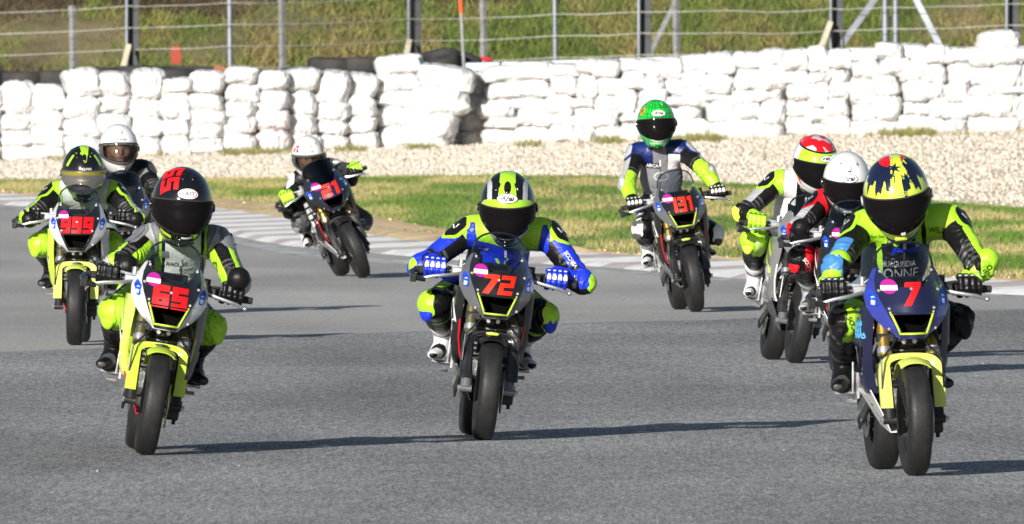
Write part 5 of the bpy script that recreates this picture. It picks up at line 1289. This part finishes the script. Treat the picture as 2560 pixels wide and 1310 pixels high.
def teeth(put, sh):
    for k in range(7):
        x = (k - 3) * .0195; put('painted_tooth', ([(-.0105, .012), (.0105, .012), (0, -.020)], [(0, 2, 1)]), (k - 3) * 11.5, -43, decal_w, off_=.003)
    put('painted_band', poly2d([(-.085, -.004), (.085, -.004), (.085, .004), (-.085, .004)], 10), 0, -36, decal_w, off_=.0025)
    put('painted_eye', disc2d(.022, .030), -62, 34, mat('amber_vinyl', '#c08a1c', .4), off_=.002); put('painted_pupil', disc2d(.008, .014), -62, 34, decal_k, off_=.0034)
def crown65(put, sh):
    put('crown_number', number2d('65', .125, .085, slant=0, t=.34), -52, 50, num_red, rotz=R(-62), off_=.0025)
    put('chin_sticker', poly2d([(-.03, -.012), (.03, -.008), (.03, .010), (-.03, .006)], 6), -46, -36, lac('yellow'), rotz=R(-18), off_=.003)
    put('visor_tag', poly2d([(-.022, -.005), (.022, -.005), (.022, .005), (-.022, .005)], 5), 8, -37, decal_w, off_=.008)
def chin72(put, sh): put('chin_lettering', text_wh('BerStores.com', .085, .011, bold=.02), 0, -33, decal_w, off_=.004)
def stars7(put, sh):
    for az, el, s in ((-34, 44, .034), (30, 40, .026), (4, 62, .030), (-8, 50, .02)): put('painted_star', star2d(s), az, el, lac('navy'), off_=.002, rotz=.4 + az)
    put('brand_lettering', text_wh('LS2', .07, .016, bold=.03, shear=.2), 6, 22, mat('faint_grey_vinyl', (.30, .36, .10), .4, var=0), off_=.002)
    put('chin_slot', poly2d([(-.026, .004), (.026, .004), (.010, -.008), (-.010, -.008)], 3), 0, -46, decal_k, off_=.003); put('visor_tag', poly2d([(-.008, -.006), (.008, -.006), (.008, .006), (-.008, .006)], 2), 6, -30, decal_w, off_=.009)

CFG = [
 dict(num='72', numsize=(.135, .082), nummat=num_or, numz=.662, slant=.22, x=-.127, y=71.15, lean=6, yaw=3.2, bike_label='black mini racing motorcycle with orange-red number 72, middle of the front group',
      pal=dict(cheek=dsil, panel=blk, trim=lime_p, fender=blk, fender_mark=lime_p, fork=olive, side=blk, belly=blk, side_mark=('hex', decal_w), edge=red_p, belly_text=('LE', decal_w), fork_low=dsil),
      label='rider in blue and lime leathers and lime and black helmet, crouched on motorcycle 72', J=dict(head=(.108, .996), shL=(-.055, .885), shR=(.280, .870), elL=(-.252, .737), elR=(.425, .667), knL=(-.205, .573), knR=(.258, .522)), sy=.50, hd=.16,
      paint=p72, cup=('black', 'lime', 'white'), elbow='lime', knee=('lime', 'blue'), collar='lime', glove=('blue', 'blue', 'blue'), knuckle='white', finger_guard='white', boot=('white', 'black'), hrot=(20, -1, 1),
      helmet=dict(keys=['lime', 'black', 'silver', 'white'], paint=h72, visor='dark', logo=('oval', 'Arai', 0, 33), extra=[chin72], vents=[(0, 52, 1.4), (-34, 50, 1), (34, 50, 1)]),
      marks=[limb_txt('kn', 'an', -1, .12, 'RICOS', 'black', n=(.2, -1, 0)), limb_txt('sh', 'el', 1, .55, 'VIRCOS', 'white'), chest_box(.07, .035, -.12, 'white', .10), chest_txt('Arai', .05, .018, -.08, 'white', -.10, bold=.03, shear=.2), lambda put, j: put('chest_emblem', vlogo2d(.03), j['N'] + j['sp'] * -.28 + j['fw'] * .1, (0, -1, .2), leather('lime'), off_=.004)]),
 dict(num='65', numsize=(.145, .092), nummat=num_red, numz=.652, slant=-.02, numt=.40, x=-1.505, y=68.69, lean=9.5, yaw=3.2, bike_label='silver and lime mini racing motorcycle with red number 65, front left',
      pal=dict(cheek=silver, panel=blk, trim=lime_p, fender=lime_p, fender_mark=decal_k, fork=olive, side=yel_p, belly=red_p, side_mark=('slash', silver), edge=lime_p, belly_text=('LE', decal_w), rim=lime_p, frame=lime_p, side_far=dsil),
      label='rider in white, grey and lime leathers and glossy black helmet on motorcycle 65', J=dict(head=(.147, 1.027), shL=(.012, .880), shR=(.292, .868), elL=(-.115, .772), elR=(.372, .700), knL=(-.125, .585), knR=(.262, .520)), sy=.53, hd=.15, hs=1.05,
      paint=p65, cup=('grey', 'grey', None), elbow='silver', knee=('lime', 'lime'), collar='lime', glove=('black', 'black', 'dgrey'), knuckle='dgrey', boot=('black', 'dgrey'), hrot=(10, 7, 4),
      helmet=dict(keys=['black', 'lime'], paint=h65, visor='dark', logo=('cast', 'CAST', 3, 27), extra=[crown65], vents=[(-10, 56, .8), (20, 56, .8)]),
      marks=[chest_txt('GARAGE TORRETTASA', .17, .018, -.34, 'black'), chest_txt('RACING', .09, .02, -.17, 'grey', -.01, bold=.03, shear=.3), chest_txt('POWER', .06, .014, -.26, 'black', .04), chest_box(.028, .035, -.02, 'grey', -.07), chest_box(.05, .02, -.03, 'silver', .08), limb_txt('sh', 'el', -1, .4, 'SUZUKI', 'offwhite', n=(-.8, -.6, .2))]),
 dict(num='7', numsize=(.062, .088), nummat=num_red, numz=.685, slant=.25, numt=.30, x=1.575, y=65.51, lean=-1.5, yaw=6.2, scale=1.035, bike_label='deep blue mini racing motorcycle with red number 7, nearest, front right',
      pal=dict(cheek=blue_p, panel=navy_p, trim=lime_p, fender=yel_p, fork=gold, side=navy_p, belly=white_p, side_mark=('text', ltb), side_text='eat', rim=mblk, tank=navy_p),
      label='rider in lime and black leathers and lime helmet with dark stars on motorcycle 7', J=dict(head=(-.066, 1.098), shL=(-.205, .965), shR=(.150, .992), elL=(-.302, .812), elR=(.262, .812), knL=(-.262, .605), knR=(.170, .600)), sy=.60, hd=.18, hs=1.09, ua=.29,
      paint=p7, cup=('black', 'lime', 'white'), knee=('black', 'black'), collar='black', glove=('black', 'lime', 'lime'), knuckle='silver', boot=('black', 'dgrey'), hrot=(21, 0, -7),
      helmet=dict(keys=['yellow', 'navy', 'white', 'red'], paint=h7, visor='dark', extra=[stars7], vents=[(-30, 30, .0001)], vent='yellow', pivot='silver'),
      marks=[chest_txt('BURGUNDIA', .13, .026, -.36, 'silver'), chest_txt('DONNE', .17, .045, -.48, 'silver'), chest_txt('paat', .13, .035, -.20, 'blue', .02, bold=.05, shear=.2), chest_txt('WILD', .07, .024, .02, 'black', .12), chest_txt('Mini Sel', .06, .012, .0, 'black', -.12), chest_box(.09, .012, -.09, 'silver', -.02), limb_txt('el', 'wr', 1, .5, 'TORO', 'black', n=(.6, -.8, 0)), limb_txt('kn', 'an', -1, .15, 'RICOS', 'black', n=(.2, -1, 0))]),
 dict(num='131', numsize=(.128, .092), nummat=num_or, numz=.670, slant=.0, numt=.30, x=1.139, y=103.52, lean=-8, yaw=5.5, bike_label='black mini racing motorcycle with orange-red number 131, farther back right of centre',
      pal=dict(cheek=dsil, panel=blk, trim=lime_p, fender=blk, fender_mark=lime_p, fork=gold, side=blk, belly=grey_p, side_mark=('hex', decal_w), edge=red_p),
      label='rider sitting upright in grey and blue leathers and green toothed helmet on motorcycle 131', J=dict(head=(-.246, 1.163), shL=(-.372, .972), shR=(-.080, .992), elL=(-.428, .782), elR=(.062, .862), knL=(-.330, .510), knR=(.106, .475)), sy=.62, hd=.10, hipx=-.04, ua=.28,
      paint=p131, cup=('silver', 'dblue', None), knee=('white', 'dgrey'), collar='dblue', glove=('black', 'lime', 'black'), knuckle='white', finger_guard='white', boot=('white', 'black'), hrot=(5, 5, -2),
      helmet=dict(keys=['green', 'dgreen', 'white', 'black'], paint=h131, visor='dark', logo=('oval', 'Arai', 2, 30), extra=[teeth], vents=[(-30, 60, .8), (30, 60, .8)], vent='green'),
      marks=[chest_box(.075, .10, -.12, 'white', .085), chest_box(.10, .035, -.16, 'black', -.05), chest_txt('ARCA', .08, .022, -.16, 'white', -.05, bold=.03), chest_txt('VIRCOS', .11, .03, -.72, 'dgrey'), lambda put, j: put('chest_emblem', disc2d(.05, .028, r0=.7, rings=1), j['N'] + j['sp'] * -.36 + j['fw'] * .1, (0, -1, .1), leather('silver'), off_=.004)]),
 dict(num='999', numsize=(.178, .096), nummat=num_red, numz=.660, slant=.06, numt=.38, x=-2.412, y=92.69, lean=1, yaw=-.6, bike_label='silver and lime mini racing motorcycle with red number 999, far left',
      pal=dict(cheek=silver, panel=blk, trim=blk, fender=yel_p, fender_mark=decal_k, fork=olive, side=lime_p, side_far=silver, belly=red_p, side_mark=('slash', silver), rim=mblk),
      label='rider in white and lime leathers and black lime-flashed helmet with mirrored visor on motorcycle 999', J=dict(head=(.038, .956), shL=(-.118, .835), shR=(.205, .838), elL=(-.254, .705), elR=(.318, .700), knL=(-.199, .554), knR=(.216, .536)), sy=.49, hd=.16,
      paint=p999, cup=('black', 'lime', 'white'), knee=('lime', 'lime'), elbow='lime', collar='lime', glove=('black', 'black', 'dgrey'), knuckle='silver', boot=('black', 'dgrey'), hrot=(14, 4, 0),
      helmet=dict(keys=['black', 'lime'], paint=h999, visor='mirror', logo=('plain', 'GIVI', 6, 20), logo_dark=False), marks=[lambda put, j: put('chest_emblem', vlogo2d(.034), j['N'] + j['sp'] * -.30 + j['fw'] * .1, (0, -1, .2), leather('lime'), off_=.004)]),
 dict(num='21', numsize=(.125, .088), nummat=num_or, numz=.665, slant=.10, numt=.34, x=-1.030, y=117.60, lean=-22, yaw=9.5, bike_label='mini racing motorcycle with orange-red number 21 leaning hard beside the kerb',
      pal=dict(cheek=blk, panel=navy_p, trim=blk, fender=mblk, fork=gold, side=blk, belly=white_p, side_mark=('bars', decal_w), edge=red_p, screen=screen_dark, rim=mblk),
      label='rider in black leathers with white shoulder cups and white helmet leaning on motorcycle 21', J=dict(head=(-.403, .854), shL=(-.490, .665), shR=(-.250, .775), elL=(-.530, .470), elR=(-.090, .745), knL=(-.448, .385), knR=(-.02, .395)), sy=.56, hd=.15, hipx=-.08, hs=.98,
      paint=p21, cup=('white', 'white', 'black'), knee=('dgrey', 'grey'), glove=('lime', 'black', 'lime'), knuckle='black', boot=('white', 'black'), hrot=(14, 10, -4),
      helmet=dict(keys=['white', 'red'], paint=h21, visor='clear', clear=True, logo=('plain', 'SHOEI', -2, 26), vent='white', pivot='silver', roll='dgrey'), marks=[chest_box(.05, .03, -.2, 'yellow', -.03)]),
 dict(num='', numsize=(.1, .1), nummat=num_red, x=1.469, y=87.50, lean=8, yaw=6.5, bike_label='grey and lime mini racing motorcycle left of the rider with the plain white helmet',
      pal=dict(cheek=grey_p, panel=grey_p, trim=blk, fender=mblk, fork=mblk, side=grey_p, belly=blk, side_mark=('slash', lime_p), rim=mblk, fork_low=dsil, edge=decal_w),
      label='rider in white and black leathers with red and lime helmet and white boots', J=dict(head=(.119, 1.048), shL=(-.080, .940), shR=(.250, .920), elL=(-.252, .785), elR=(.396, .729), knL=(-.205, .640), knR=(.302, .594)), sy=.56, hd=.16,
      paint=pH, cup=('black', 'lime', 'white'), elbow='yellow', knee=('lime', 'yellow'), glove=('lime', 'black', 'lime'), knuckle='black', boot=('white', 'black'), hrot=(18, 12, 4),
      helmet=dict(keys=['red', 'silver', 'lime', 'white', 'black'], paint=hH, visor='dark', logo=('hex', 'HJC', 14, 26), vents=[], pivot='silver'), marks=[limb_txt('kn', 'an', -1, .2, 'RICOS', 'white', n=(.2, -1, 0))]),
 dict(num='', numsize=(.1, .1), nummat=num_red, x=1.704, y=84.19, lean=.8, yaw=2.5, bike_label='red and black mini racing motorcycle mostly hidden behind number 7',
      pal=dict(cheek=blk, panel=blk, trim=blk, fender=blk, fork=gold, side=blk, edge=red_p, tank=red_p, belly=white_p, side_mark=('slash', decal_w), rim=gold),
      label='rider in black, red and silver leathers with plain white helmet, behind number 7', J=dict(head=(-.020, .984), shL=(-.142, .872), shR=(.128, .868), elL=(-.262, .742), elR=(.245, .730), knL=(-.250, .590), knR=(.251, .577)), sy=.50, hd=.16,
      paint=pA, cup=('black', 'red', 'white'), elbow='red', knee=('black', 'red'), glove=('black', 'black', 'dgrey'), knuckle='dgrey', boot=('silver', 'black'), hrot=(20, 3, 1),
      helmet=dict(keys=['white'], paint=hW, visor='dark', logo=('oval', 'Arai', 0, 25), vent='white', vents=[(-30, 56, 1), (30, 56, 1), (0, 44, 1.2)]), marks=[limb_txt('kn', 'an', -1, .2, 'RICOS', 'white', n=(.2, -1, 0))]),
 dict(num='', numsize=(.1, .1), nummat=num_red, x=-2.321, y=102.08, lean=-3, yaw=2, bike_label='dark mini racing motorcycle hidden behind numbers 65 and 999',
      pal=dict(cheek=grey_p, panel=blk, trim=blk, fender=blk, fork=olive, side=blk, belly=blk),
      label='rider in plain black leathers and white helmet with clear visor, behind riders 65 and 999', J=dict(head=(-.080, 1.021), shL=(-.215, .872), shR=(.075, .880), elL=(-.292, .715), elR=(.158, .735), knL=(-.243, .486), knR=(.182, .486)), sy=.52, hd=.14,
      paint=pS, cup=('dgrey', 'black', 'grey'), knee=('black', 'dgrey'), glove=('black', 'black', 'red'), knuckle='red', boot=('black', 'black'), hrot=(4, 9, 0),
      helmet=dict(keys=['white'], paint=hW, visor='clear', clear=True, logo=('plain', 'SHOEI', 2, 24), vent='white', pivot='silver', roll='dgrey', vents=[(0, 45, 1)])),
]
for c in CFG:
    rt, M, S = bike(c); person(c, M, S)
